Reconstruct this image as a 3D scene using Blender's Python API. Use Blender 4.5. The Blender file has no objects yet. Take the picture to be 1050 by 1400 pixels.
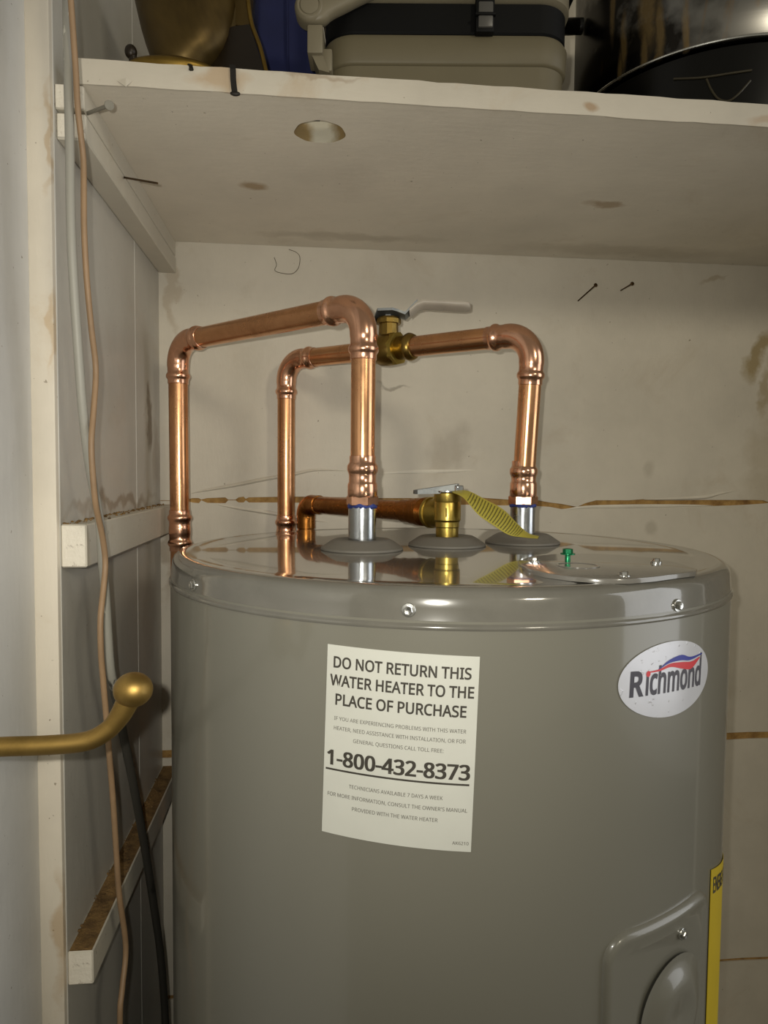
import bpy, bmesh, math, random
from mathutils import Vector, Matrix, Quaternion
random.seed(7)
PI = math.pi
S = bpy.context.scene
COL = S.collection
ZC = 1.30                                   # height of the camera above the floor

# ------------------------------------------------------------------ camera
FPX, YAW, PITCH, ROLL = 958.94, 0.1029, 0.0535, -0.0089
cy, sy, cp, sp = math.cos(YAW), math.sin(YAW), math.cos(PITCH), math.sin(PITCH)
_f = Vector((sy*cp, cy*cp, -sp)); _r = Vector((cy, -sy, 0)); _d = _f.cross(_r)
_cr, _sr = math.cos(ROLL), math.sin(ROLL)
_r2 = _r*_cr + _d*_sr; _d2 = _d*_cr - _r*_sr
cam = bpy.data.objects.new('camera', bpy.data.cameras.new('camera'))
COL.objects.link(cam)
m = Matrix.Identity(4)
for i in range(3):
    m[i][0] = _r2[i]; m[i][1] = -_d2[i]; m[i][2] = -_f[i]
m[2][3] = ZC
cam.matrix_world = m
cam.data.sensor_fit = 'VERTICAL'; cam.data.sensor_height = 36.0; cam.data.lens = FPX*36.0/1400.0
cam.data.clip_start = 0.02
S.camera = cam

# ------------------------------------------------------------------ world and lights
S.view_settings.view_transform = 'Standard'; S.view_settings.look = 'None'
S.view_settings.gamma = 1.0; S.view_settings.use_curve_mapping = False
S.view_settings.exposure = 0.24
w = bpy.data.worlds.new('room_light'); S.world = w; w.use_nodes = True
w.node_tree.nodes['Background'].inputs[0].default_value = (1.0, 0.93, 0.74, 1)
w.node_tree.nodes['Background'].inputs[1].default_value = 0.15

def light(name, kind, loc, energy, color, target=None, **kw):
    l = bpy.data.lights.new(name, kind); l.energy = energy; l.color = color
    for k, v in kw.items(): setattr(l, k, v)
    o = bpy.data.objects.new(name, l); COL.objects.link(o); o.location = Vector(loc) + Vector((0, 0, ZC))
    if target is not None:
        o.rotation_euler = (Vector(target) - Vector(loc)).to_track_quat('-Z', 'Y').to_euler()
    return o
# the phone's flash beside the lens, a ceiling lamp in the room behind and a window away to the right
light('phone_flash', 'SPOT', (-0.018, -0.004, 0.013), 8.3, (0.98, 0.94, 0.83), (-0.03, 1.0, -0.01), spot_size=1.90, spot_blend=1.0, shadow_soft_size=0.0035)
light('room_lamp', 'AREA', (1.0, -1.45, 0.75), 7.5, (1.0, 0.91, 0.72), (0.1, 0.8, -0.1), shape='DISK', size=0.30)
light('side_window', 'AREA', (2.2, -0.15, 0.15), 11.0, (0.96, 0.98, 1.0), (0.1, 0.6, -0.1), shape='RECTANGLE', size=1.1, size_y=1.9)

# ------------------------------------------------------------------ pixel rays -> points (camera-relative coordinates)
def ray(x, y):
    return _r2*((x-525)/FPX) + _d2*((y-700)/FPX) + _f
def at(x, y, Y):
    d = ray(x, y); return d*(Y/d.y)
def atz(x, y, Z):
    d = ray(x, y); return d*(Z/d.z)
def atx(x, y, X):
    d = ray(x, y); return d*(X/d.x)

# ------------------------------------------------------------------ materials
def lin(c):
    return tuple(((v/255.0)/12.92 if v/255.0 <= 0.04045 else ((v/255.0+0.055)/1.055)**2.4) for v in c) + (1.0,)
class NT:
    def __init__(s, name):
        s.m = bpy.data.materials.new(name); s.m.use_nodes = True
        s.t = s.m.node_tree; s.b = s.t.nodes['Principled BSDF']
        s.tc = s.n('ShaderNodeTexCoord')
    def n(s, k, **kw):
        o = s.t.nodes.new(k)
        for a, v in kw.items(): setattr(o, a, v)
        return o
    def l(s, a, b): s.t.links.new(a, b)
    def map(s, scale=(1, 1, 1), rot=(0, 0, 0), src='Object'):
        mp = s.n('ShaderNodeMapping'); mp.inputs['Scale'].default_value = scale; mp.inputs['Rotation'].default_value = rot
        s.l(s.tc.outputs[src], mp.inputs[0]); return mp.outputs[0]
    def noise(s, scale, detail=4, rough=0.6, vec=None, dist=0.0):
        o = s.n('ShaderNodeTexNoise'); o.inputs['Scale'].default_value = scale; o.inputs['Detail'].default_value = detail
        o.inputs['Roughness'].default_value = rough; o.inputs['Distortion'].default_value = dist
        s.l(vec if vec is not None else s.tc.outputs['Object'], o.inputs['Vector']); return o.outputs['Fac']
    def ramp(s, v, a, b, ca=(0, 0, 0, 1), cb=(1, 1, 1, 1)):
        o = s.n('ShaderNodeValToRGB'); e = o.color_ramp.elements
        e[0].position = a; e[1].position = b; e[0].color = ca; e[1].color = cb
        s.l(v, o.inputs[0]); return o.outputs[0]
    def mix(s, f, a, b, mode='MIX'):
        o = s.n('ShaderNodeMix', data_type='RGBA', blend_type=mode)
        if isinstance(f, (int, float)): o.inputs[0].default_value = f
        else: s.l(f, o.inputs[0])
        for i, v in ((6, a), (7, b)):
            if isinstance(v, tuple): o.inputs[i].default_value = v
            else: s.l(v, o.inputs[i])
        return o.outputs[2]
    def math(s, op, a, b=0.0):
        o = s.n('ShaderNodeMath', operation=op)
        for i, v in ((0, a), (1, b)):
            if isinstance(v, (int, float)): o.inputs[i].default_value = v
            else: s.l(v, o.inputs[i])
        return o.outputs[0]
    def bump(s, h, strength, dist=0.001):
        o = s.n('ShaderNodeBump'); o.inputs['Strength'].default_value = strength; o.inputs['Distance'].default_value = dist
        s.l(h, o.inputs['Height']); s.l(o.outputs[0], s.b.inputs['Normal']); return o
    def blob(s, c, r, rot=0.0):
        """soft spot around a point (object coordinates), edges broken by noise"""
        o = s.n('ShaderNodeMapping', vector_type='TEXTURE'); o.inputs['Location'].default_value = c
        o.inputs['Rotation'].default_value = (0, rot, 0); o.inputs['Scale'].default_value = r
        o.inputs['Location'].default_value = (c[0], c[1], c[2] + ZC)
        geo = s.n('ShaderNodeNewGeometry'); 
        nn = s.n('ShaderNodeTexNoise'); nn.inputs['Scale'].default_value = 28; nn.inputs['Detail'].default_value = 5; s.l(geo.outputs['Position'], nn.inputs['Vector'])
        sub = s.n('ShaderNodeVectorMath', operation='MULTIPLY_ADD'); k = 1.3*sorted(r)[1]
        s.l(nn.outputs['Color'], sub.inputs[0]); sub.inputs[1].default_value = (k, k, k); s.l(geo.outputs['Position'], sub.inputs[2])
        sub2 = s.n('ShaderNodeVectorMath', operation='SUBTRACT'); s.l(sub.outputs[0], sub2.inputs[0]); sub2.inputs[1].default_value = (k/2, k/2, k/2)
        s.l(sub2.outputs[0], o.inputs[0])
        g = s.n('ShaderNodeTexGradient', gradient_type='SPHERICAL'); s.l(o.outputs[0], g.inputs[0])
        nz = s.noise(60, 4, 0.7)
        return s.ramp(s.math('MULTIPLY', g.outputs['Fac'], s.math('ADD', nz, 0.45)), 0.05, 0.55)
    def set(s, **kw):
        for k, v in kw.items(): s.b.inputs[k].default_value = v
        return s
    def color(s, c):
        if isinstance(c, tuple): s.b.inputs['Base Color'].default_value = c
        else: s.l(c, s.b.inputs['Base Color'])
        return s

def paint(name, base, stain, dirt=0.35, rough=0.55, grain=(3, 3, 14), spots=(), speck=True, bump=0.25, dscale=9.0):
    t = NT(name)
    c = t.mix(t.ramp(t.noise(5.0, 5, 0.65), 0.40, 0.72), base, tuple(v*0.84 for v in base[:3]) + (1,))
    c = t.mix(t.math('MULTIPLY', t.ramp(t.noise(dscale, 6, 0.7, dist=0.6), 0.58, 0.80), dirt), c, stain)
    if speck:
        c = t.mix(t.math('MULTIPLY', t.ramp(t.noise(170, 2, 0.5), 0.735, 0.765), 0.6), c, lin((96, 74, 44)))
    for (p, r, k, col, rot) in spots:
        c = t.mix(t.math('MULTIPLY', t.blob(p, r, rot), k), c, col)
    t.color(c).set(Roughness=rough)
    gv = t.map(grain)
    t.bump(t.math('ADD', t.noise(22, 5, 0.6, gv), t.math('MULTIPLY', t.noise(150, 3), 0.35)), bump, 0.0012)
    return t.m
def plain(name, c, rough=0.5, metal=0.0, var=0.12, nscale=30, bump=0.0, **kw):
    t = NT(name)
    t.color(t.mix(t.ramp(t.noise(nscale, 4), 0.35, 0.7), c, tuple(v*(1-var) for v in c[:3]) + (1,)))
    t.set(Roughness=rough, Metallic=metal, **kw)
    if bump: t.bump(t.noise(nscale*3, 4), bump, 0.0008)
    return t.m
def metal(name, c, dark, rough=0.25, nscale=40, amount=0.5, bump=0.1, rvar=0.15):
    t = NT(name)
    f = t.ramp(t.noise(nscale, 6, 0.65, dist=0.4), 0.42, 0.75)
    t.color(t.mix(t.math('MULTIPLY', f, amount), c, dark)).set(Metallic=1.0)
    t.l(t.math('ADD', t.math('MULTIPLY', f, rvar), rough), t.b.inputs['Roughness'])
    t.bump(t.noise(nscale*4, 3), bump, 0.0004)
    return t.m

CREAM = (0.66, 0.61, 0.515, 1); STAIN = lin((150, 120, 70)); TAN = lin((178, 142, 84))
M = {}
M['back1'] = paint('back_wall_paint_upper', CREAM, STAIN, 0.22, grain=(8, 3, 3), spots=[
    ((0.665, 1.0, 0.185), (0.022, 0.05, 0.055), 0.75, lin((140, 116, 50)), 0.45),
    ((0.680, 1.0, 0.135), (0.012, 0.05, 0.050), 0.45, lin((140, 116, 50)), 0.2),
    ((0.200, 1.0, 0.035), (0.040, 0.05, 0.045), 0.25, lin((112, 98, 78)), 0.3),
    ((0.115, 1.0, 0.125), (0.030, 0.05, 0.004), 0.45, lin((86, 72, 52)), 0.05),
    ((0.590, 1.0, 0.290), (0.026, 0.05, 0.005), 0.40, lin((146, 120, 72)), -0.35),
    ((0.50, 1.0, 0.010), (0.012, 0.05, 0.016), 0.22, lin((110, 98, 70)), 0.1),
    ((-0.19, 1.0, 0.25), (0.012, 0.05, 0.10), 0.30, lin((140, 112, 66)), 0.0),
    ((0.70, 1.0, 0.02), (0.06, 0.05, 0.20), 0.25, lin((140, 118, 66)), 0.1)])
M['back2'] = paint('back_wall_paint_lower', CREAM, STAIN, 0.25, grain=(8, 3, 3), spots=[
    ((0.505, 1.0, -0.075), (0.012, 0.05, 0.016), 0.25, lin((110, 98, 70)), 0.0),
    ((0.60, 1.0, -0.33), (0.05, 0.05, 0.12), 0.25, lin((140, 118, 66)), 0.0),
    ((-0.20, 1.0, -0.10), (0.014, 0.05, 0.10), 0.45, lin((120, 92, 52)), 0.0)])
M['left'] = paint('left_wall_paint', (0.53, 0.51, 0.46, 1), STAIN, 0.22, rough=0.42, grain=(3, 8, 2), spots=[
    ((-0.209, 0.94, 0.07), (0.05, 0.022, 0.05), 0.8, lin((92, 70, 40)), 0),
    ((-0.209, 0.98, 0.02), (0.05, 0.03, 0.06), 0.35, lin((120, 92, 56)), 0),
    ((-0.209, 0.80, -0.035), (0.05, 0.22, 0.012), 0.55, lin((112, 84, 46)), 0),
    ((-0.209, 0.93, -0.18), (0.05, 0.05, 0.09), 0.2, lin((112, 90, 56)), 0)])
M['jamb'] = paint('jamb_edge_paint', (0.70, 0.64, 0.54, 1), lin((176, 142, 84)), 0.35, grain=(6, 6, 1.2), spots=[
    ((-0.2105, 0.606, 0.27), (0.004, 0.03, 0.05), 0.45, lin((176, 138, 76)), 0),
    ((-0.2105, 0.606, 0.12), (0.004, 0.03, 0.05), 0.4, lin((176, 138, 76)), 0),
    ((-0.2115, 0.606, -0.40), (0.008, 0.03, 0.07), 0.5, lin((170, 136, 84)), 0)])
M['door'] = paint('door_side_paint', (0.70, 0.695, 0.675, 1), lin((120, 116, 104)), 0.2, grain=(6, 6, 1))
M['shelf'] = paint('shelf_paint', (0.76, 0.705, 0.60, 1), STAIN, 0.25, grain=(2, 8, 8), spots=[
    ((-0.065, 0.80, 0.315), (0.020, 0.014, 0.03), 0.7, lin((150, 116, 62)), 0),
    ((0.34, 0.80, 0.315), (0.030, 0.012, 0.03), 0.6, lin((146, 112, 60)), 0),
    ((0.43, 0.96, 0.315), (0.20, 0.03, 0.03), 0.25, lin((130, 112, 78)), 0),
    ((0.05, 0.95, 0.315), (0.15, 0.02, 0.03), 0.30, lin((120, 104, 74)), 0)])
M['shelf_edge'] = paint('shelf_edge_paint', (0.60, 0.55, 0.46, 1), lin((168, 130, 72)), 0.4, grain=(2, 8, 8), spots=[
    ((-0.08, 0.609, 0.325), (0.03, 0.03, 0.012), 0.45, lin((170, 128, 66)), 0),
    ((0.24, 0.609, 0.322), (0.010, 0.03, 0.005), 0.6, lin((150, 108, 52)), 0),
    ((0.40, 0.609, 0.322), (0.02, 0.03, 0.006), 0.35, lin((160, 116, 60)), 0),
    ((0.00, 0.609, 0.333), (0.05, 0.03, 0.003), 0.35, lin((120, 86, 46)), 0)])
M['batten'] = paint('batten_paint', (0.62, 0.58, 0.49, 1), lin((166, 138, 88)), 0.6, grain=(8, 2, 8))
M['end_grain'] = paint('batten_end_paint', (0.78, 0.73, 0.63, 1), lin((96, 70, 44)), 1.0, grain=(8, 8, 8), bump=0.9, dscale=150.0)
t = NT('dust_crust')
t.color(t.mix(t.ramp(t.noise(60, 6, 0.7), 0.35, 0.68), lin((150, 118, 70)), lin((84, 62, 34)))).set(Roughness=0.95)
t.bump(t.noise(220, 5, 0.7), 0.9, 0.003); M['dust'] = t.m
t = NT('bare_backing')
t.color(t.mix(t.ramp(t.noise(45, 5, 0.7), 0.4, 0.7), TAN, lin((118, 84, 44)))).set(Roughness=0.9); M['tan'] = t.m
M['filler'] = plain('white_filler', (0.80, 0.78, 0.70, 1), 0.5)
M['flake'] = plain('lifted_paint', (0.74, 0.69, 0.59, 1), 0.4)
M['hole'] = paint('cut_hole_edge', lin((142, 120, 80)), lin((110, 92, 56)), 0.6, spots=[
    ((0.010, 0.69, 0.325), (0.016, 0.03, 0.05), 1.0, lin((190, 184, 166)), 0), ((0.006, 0.69, 0.337), (0.028, 0.03, 0.010), 1.0, lin((190, 184, 166)), 0)], speck=False)
M['dark'] = plain('black_iron', (0.018, 0.015, 0.012, 1), 0.55, 0.4)
M['rusty'] = metal('brown_nail_steel', lin((96, 76, 52)), lin((52, 38, 26)), 0.5, 90, 0.8)
M['grey_nail'] = plain('painted_nail', lin((128, 124, 112)), 0.6)
M['copper'] = metal('copper_tube', (0.80, 0.43, 0.22, 1), lin((120, 68, 38)), 0.20, 16, 0.50, 0.04, 0.20)
M['copper_new'] = metal('copper_fitting', (0.87, 0.50, 0.33, 1), lin((140, 78, 52)), 0.17, 24, 0.40, 0.05, 0.15)
M['copper_old'] = metal('tarnished_copper', lin((172, 112, 52)), lin((96, 62, 24)), 0.24, 45, 0.7, 0.15, 0.2)
M['brass'] = metal('valve_brass', lin((190, 166, 86)), lin((138, 112, 50)), 0.30, 60, 0.6, 0.35, 0.15)
M['brass_dark'] = metal('dull_brass', lin((150, 124, 66)), lin((92, 74, 34)), 0.30, 50, 0.6, 0.25, 0.2)
M['zinc'] = metal('galvanised_steel', lin((196, 200, 204)), lin((150, 154, 160)), 0.20, 60, 0.5, 0.08, 0.1)
M['zinc_dull'] = metal('dull_zinc_plate', lin((150, 154, 156)), lin((112, 116, 120)), 0.48, 60, 0.6, 0.2, 0.1)
M['silver'] = metal('bright_screw_steel', lin((214, 214, 210)), lin((150, 150, 146)), 0.22, 80, 0.5)
M['tape'] = plain('blue_thread_sealant', lin((44, 62, 140)), 0.6, var=0.6, nscale=120, bump=0.5)
M['lever_white'] = plain('white_lever_sleeve', lin((182, 174, 162)), 0.4)
M['grey_plastic'] = plain('grey_collar_plastic', lin((112, 108, 100)), 0.55)
t = NT('grey_tank_enamel')
t.color(t.mix(t.ramp(t.noise(2.2, 3), 0.35, 0.7), (0.168, 0.162, 0.133, 1), (0.182, 0.176, 0.145, 1)))
t.set(Roughness=0.30, **{'Coat Weight': 0.6, 'Coat Roughness': 0.08})
t.bump(t.noise(6, 2, 0.4, t.map((1, 1, 0.35))), 0.25, 0.0015); M['tank'] = t.m
t = NT('grey_lid_enamel')
t.color(t.mix(t.ramp(t.noise(20, 5), 0.45, 0.75), (0.130, 0.124, 0.106, 1), (0.160, 0.152, 0.130, 1)))
t.set(Roughness=0.16, **{'Coat Weight': 1.0, 'Coat Roughness': 0.035})
t.bump(t.noise(16, 3, 0.5), 0.12, 0.0012); M['lid'] = t.m
M['plate'] = plain('grey_cover_plate', (0.175, 0.165, 0.145, 1), 0.22, 0.0, **{'Coat Weight': 0.8, 'Coat Roughness': 0.06})
M['green'] = plain('green_ground_screw', lin((24, 120, 78)), 0.28, 0.6)
M['paper'] = plain('white_label_paper', (0.56, 0.565, 0.515, 1), 0.5, var=0.04)
M['ink'] = plain('dark_label_ink', lin((58, 54, 47)), 0.6)
M['ink_fine'] = plain('fine_label_ink', lin((86, 82, 74)), 0.6)
t = NT('silver_sticker')
t.color(t.mix(t.ramp(t.noise(14, 3), 0.4, 0.7), (0.62, 0.63, 0.68, 1), (0.55, 0.56, 0.62, 1))).set(Roughness=0.22, Metallic=0.15)
t.bump(t.ramp(t.noise(190, 2), 0.66, 0.74), 0.35, 0.0008); M['sticker'] = t.m
M['word'] = plain('wordmark_ink', lin((66, 64, 74)), 0.4)
M['blue_ink'] = plain('blue_ink', lin((38, 48, 150)), 0.35)
M['red_ink'] = plain('red_ink', lin((206, 44, 52)), 0.35)
M['yellow'] = plain('yellow_label_paper', lin((192, 166, 16)), 0.5, var=0.06)
t = NT('yellow_tag_vinyl')
wv = t.n('ShaderNodeTexWave', wave_type='BANDS', bands_direction='Y'); wv.inputs['Scale'].default_value = 1.9
t.l(t.tc.outputs['UV'], wv.inputs['Vector'])
nz = t.noise(70, 2, 0.5, t.map((0.35, 0.6, 1), src='UV'))
sep = t.n('ShaderNodeSeparateXYZ'); t.l(t.tc.outputs['UV'], sep.inputs[0])
inx = t.math('MULTIPLY', t.math('GREATER_THAN', sep.outputs[0], 0.08), t.math('LESS_THAN', sep.outputs[0], 0.92))
iny = t.math('MULTIPLY', t.math('GREATER_THAN', sep.outputs[1], 1.1), t.math('LESS_THAN', sep.outputs[1], 4.6))
txt = t.math('MULTIPLY', t.math('MULTIPLY', t.ramp(wv.outputs['Fac'], 0.60, 0.72), t.ramp(nz, 0.34, 0.42)), t.math('MULTIPLY', inx, iny))
t.color(t.mix(t.math('MULTIPLY', txt, 0.80), lin((168, 156, 62)), lin((50, 48, 22)))).set(Roughness=0.42); M['tag'] = t.m
t = NT('flaking_white_cable')
sx = t.n('ShaderNodeSeparateXYZ'); t.l(t.tc.outputs['Object'], sx.inputs[0])
zz = t.math('ADD', sx.outputs[2], t.math('MULTIPLY', t.math('SUBTRACT', t.noise(38, 5, 0.75, t.map((1, 1, 0.45))), 0.5), 0.28))
zz = t.math('DIVIDE', zz, 2.4)
f = t.ramp(zz, (1.085)/2.4, (1.09)/2.4)
f2 = t.ramp(t.noise(55, 4, 0.6, t.map((1, 1, 0.25))), 0.33, 0.30)
c = t.mix(f, lin((38, 36, 32)), lin((190, 187, 176)))
c = t.mix(t.math('MULTIPLY', f2, 0.5), c, lin((70, 68, 62)))
t.color(c).set(Roughness=0.5); t.bump(f, 0.5, 0.0006); M['cable_white'] = t.m
M['cable_tan'] = plain('tan_cable_sheath', lin((150, 122, 92)), 0.55, var=0.25, nscale=26)
M['old_brass'] = metal('worn_brass_lever', lin((158, 130, 74)), lin((104, 84, 42)), 0.42, 26, 0.7, 0.2, 0.2)
t = NT('golden_sheet_metal')
f = t.ramp(t.noise(9, 5, 0.6, dist=1.0), 0.35, 0.75)
t.color(t.mix(f, lin((96, 78, 40)), lin((36, 26, 13)))).set(Metallic=0.75, Roughness=0.42); t.bump(t.noise(12, 3), 0.5, 0.006); M['gold'] = t.m
M['gold_edge'] = metal('golden_rim', lin((140, 114, 56)), lin((84, 64, 28)), 0.35, 40, 0.6)
M['gold_dark'] = plain('dark_bronze_sheet', lin((34, 25, 12)), 0.4, 0.3, var=0.4, nscale=16)
M['blue'] = plain('blue_cloth', lin((22, 30, 78)), 0.8, var=0.35, nscale=14, bump=0.3)
M['cool_grey'] = plain('grey_case_plastic', lin((104, 96, 74)), 0.55, var=0.06)
M['cool_trim'] = plain('pale_grey_plastic', lin((124, 116, 96)), 0.45, var=0.08)
M['cool_black'] = plain('black_case_plastic', lin((9, 9, 9)), 0.6, var=0.3, **{'Specular IOR Level': 0.2})
M['latch'] = plain('grey_latch_plastic', lin((84, 82, 78)), 0.35)
t = NT('brushed_stainless')
f = t.ramp(t.noise(7, 5, 0.7, t.map((4, 4, 0.8)), dist=1.2), 0.56, 0.70)
painted_reflection = t.blob((0.292, 0.76, 0.44), (0.11, 0.30, 0.17))  # dark reflection of the surroundings, painted into the steel's left side
c = t.mix(t.math('MULTIPLY', painted_reflection, 0.93), lin((150, 148, 144)), lin((22, 18, 12)))
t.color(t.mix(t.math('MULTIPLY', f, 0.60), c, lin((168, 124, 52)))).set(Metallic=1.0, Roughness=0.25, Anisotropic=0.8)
tn = t.n('ShaderNodeTangent', direction_type='RADIAL', axis='Z'); t.l(tn.outputs[0], t.b.inputs['Tangent'])
pc_, pr_ = Vector((0.4412, 0.7627, 0)), 0.1486
tan_streaks = None  # upright tan streaks, less metallic than the steel around them
for x, y, rx, rz in ((838, 0, 0.0022, 0.040), (854, 60, 0.0025, 0.030), (848, 100, 0.0022, 0.022), (885, 10, 0.005, 0.040), (900, 40, 0.0035, 0.030), (880, 70, 0.0025, 0.022), (937, 50, 0.0025, 0.030)):
    d = ray(x, y); A_ = d.x**2 + d.y**2; B_ = -2*(d.x*pc_.x + d.y*pc_.y); C_ = pc_.x**2 + pc_.y**2 - pr_*pr_
    q = d*((-B_ - math.sqrt(B_*B_ - 4*A_*C_))/(2*A_))
    bm_ = t.blob(tuple(q), (rx*1.5, rx*3.0, rz*1.4))
    tan_streaks = bm_ if tan_streaks is None else t.math('MAXIMUM', tan_streaks, bm_)
tan_streaks = t.math('MULTIPLY', tan_streaks, 0.55)
src_ = t.b.inputs['Base Color'].links[0].from_socket
t.color(t.mix(tan_streaks, src_, lin((128, 104, 56)))); t.l(t.math('SUBTRACT', 1.0, tan_streaks), t.b.inputs['Metallic'])
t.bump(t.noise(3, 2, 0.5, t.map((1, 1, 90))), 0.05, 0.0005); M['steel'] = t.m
M['pot_black'] = plain('black_enamel', lin((10, 9, 7)), 0.3, var=0.4, nscale=18, **{'Specular IOR Level': 0.3})
M['pot_mark'] = plain('worn_enamel', lin((58, 52, 36)), 0.4)
M['floor'] = plain('grey_concrete', lin((120, 116, 108)), 0.8, var=0.3, nscale=8, bump=0.3)
M['ceiling'] = paint('ceiling_paint', (0.6, 0.57, 0.5, 1), STAIN, 0.2)
M['web'] = plain('wall_thread', lin((92, 82, 62)), 0.8)

# ------------------------------------------------------------------ mesh tools
V = Vector
class MB:
    def __init__(s): s.b = bmesh.new(); s.uv = None
    def box(s, x0, x1, y0, y1, z0, z1, bevel=0.0, seg=1, jitter=0.0):
        b = bmesh.new()
        bmesh.ops.create_cube(b, size=1)
        for v in b.verts:
            v.co = V(((x0+x1)/2 + v.co.x*(x1-x0), (y0+y1)/2 + v.co.y*(y1-y0), (z0+z1)/2 + v.co.z*(z1-z0)))
            if jitter: v.co += V((random.uniform(-1, 1), 0, random.uniform(-1, 1)))*jitter
        if bevel: bmesh.ops.bevel(b, geom=list(b.edges), offset=bevel, segments=seg, affect='EDGES', profile=0.5)
        s.add(b); return s
    def add(s, b, mat=None):
        if mat is not None: b.transform(mat)
        me = bpy.data.meshes.new('t'); b.to_mesh(me); b.free(); s.b.from_mesh(me); bpy.data.meshes.remove(me)
    def sweep(s, pts, rad, n=24, caps=True, close=False):
        pts = [V(p) for p in pts]; N = len(pts)
        if not hasattr(rad, '__len__'): rad = [rad]*N
        tg = []
        for i in range(N):
            d = pts[min(i+1, N-1)] - pts[max(i-1, 0)]
            if d.length < 1e-9: d = V((0, 0, 1))
            tg.append(d.normalized())
        u = tg[0].orthogonal().normalized(); rings = []
        for i in range(N):
            if i: u = (tg[i-1].rotation_difference(tg[i]) @ u)
            u = (u - tg[i]*u.dot(tg[i])).normalized(); w_ = tg[i].cross(u)
            rings.append([s.b.verts.new(pts[i] + (u*math.cos(2*PI*k/n) + w_*math.sin(2*PI*k/n))*rad[i]) for k in range(n)])
        for a, b in zip(rings, rings[1:]):
            for k in range(n): s.b.faces.new((a[k], a[(k+1) % n], b[(k+1) % n], b[k]))
        if caps:
            s.b.faces.new(rings[0][::-1]); s.b.faces.new(rings[-1])
        return s
    def lathe(s, c, axis, prof, n=48, caps=True):
        """prof: list of (radius, distance along the axis)"""
        c = V(c); a = V(axis).normalized(); u = a.orthogonal().normalized(); w_ = a.cross(u); rings = []
        for (r, h) in prof:
            if r < 1e-6: rings.append([s.b.verts.new(c + a*h)])
            else: rings.append([s.b.verts.new(c + a*h + (u*math.cos(2*PI*k/n) + w_*math.sin(2*PI*k/n))*r) for k in range(n)])
        for A, B in zip(rings, rings[1:]):
            for k in range(n):
                k2 = (k+1) % n
                if len(A) == 1 and len(B) == 1: continue
                if len(A) == 1: s.b.faces.new((A[0], B[k2], B[k]))
                elif len(B) == 1: s.b.faces.new((A[k], A[k2], B[0]))
                else: s.b.faces.new((A[k], A[k2], B[k2], B[k]))
        if caps:
            if len(rings[0]) > 1: s.b.faces.new(rings[0][::-1])
            if len(rings[-1]) > 1: s.b.faces.new(rings[-1])
        return s
    def prism(s, pts, d, bevel=0.0):
        """outline pts extruded by the vector d"""
        b = bmesh.new(); d = V(d)
        lo = [b.verts.new(V(p)) for p in pts]; hi = [b.verts.new(V(p) + d) for p in pts]; n = len(pts)
        b.faces.new(lo[::-1]); top = b.faces.new(hi)
        for k in range(n): b.faces.new((lo[k], lo[(k+1) % n], hi[(k+1) % n], hi[k]))
        bmesh.ops.recalc_face_normals(b, faces=b.faces)
        if bevel:
            bmesh.ops.bevel(b, geom=[e for e in b.edges if all(v in hi for v in e.verts)], offset=bevel, segments=2, affect='EDGES', profile=0.5)
        s.add(b); return s
    def sphere(s, c, r, sc=(1, 1, 1), seg=24):
        b = bmesh.new(); bmesh.ops.create_uvsphere(b, u_segments=seg, v_segments=seg//2, radius=r)
        for v in b.verts: v.co = V((v.co.x*sc[0], v.co.y*sc[1], v.co.z*sc[2])) + V(c)
        s.add(b); return s
    def grid(s, rows, uvs=None, thick=None):
        """rows of points -> surface (optionally solid, thick = function or vector)"""
        G = [[s.b.verts.new(V(p)) for p in r] for r in rows]
        lay = s.b.loops.layers.uv.verify() if uvs else None
        def face(vs, uv=None):
            f = s.b.faces.new(vs)
            if lay and uv:
                for l, q in zip(f.loops, uv): l[lay].uv = q
        R_, C_ = len(rows), len(rows[0])
        for i in range(R_-1):
            for j in range(C_-1):
                q = [uvs[i][j], uvs[i][j+1], uvs[i+1][j+1], uvs[i+1][j]] if uvs else None
                face((G[i][j], G[i][j+1], G[i+1][j+1], G[i+1][j]), q)
        if thick is not None:
            H = [[s.b.verts.new(V(p) + (thick(V(p)) if callable(thick) else V(thick))) for p in r] for r in rows]
            for i in range(R_-1):
                for j in range(C_-1):
                    q = [uvs[i][j], uvs[i+1][j], uvs[i+1][j+1], uvs[i][j+1]] if uvs else None
                    face((H[i][j], H[i+1][j], H[i+1][j+1], H[i][j+1]), q)
            bd = [(0, j) for j in range(C_)] + [(i, C_-1) for i in range(1, R_)] + [(R_-1, j) for j in range(C_-2, -1, -1)] + [(i, 0) for i in range(R_-2, 0, -1)]
            for a, b_ in zip(bd, bd[1:] + bd[:1]):
                face((G[a[0]][a[1]], H[a[0]][a[1]], H[b_[0]][b_[1]], G[b_[0]][b_[1]]))
        return s
ORG = {}
def obj(name, mb, mats, parent=None, smooth=35, recalc=True, base=None):
    b = mb.b if isinstance(mb, MB) else mb
    if recalc: bmesh.ops.recalc_face_normals(b, faces=b.faces)
    org = ORG[parent.name] if parent is not None else (V(base) if base is not None else V((0, 0, 0)))
    b.transform(Matrix.Translation(-org))
    me = bpy.data.meshes.new(name); b.to_mesh(me); b.free()
    for mm in (mats if isinstance(mats, (list, tuple)) else [mats]): me.materials.append(mm)
    if smooth:
        me.polygons.foreach_set('use_smooth', [True]*len(me.polygons)); me.set_sharp_from_angle(angle=math.radians(smooth))
    o = bpy.data.objects.new(name, me); COL.objects.link(o)
    if parent is not None: o.parent = parent
    else: o.location = org + V((0, 0, ZC))
    ORG[o.name] = org
    return o
def tag(o, label, cat, group=None):
    o['label'] = label; o['category'] = cat
    if group: o['group'] = group
    return o
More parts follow.
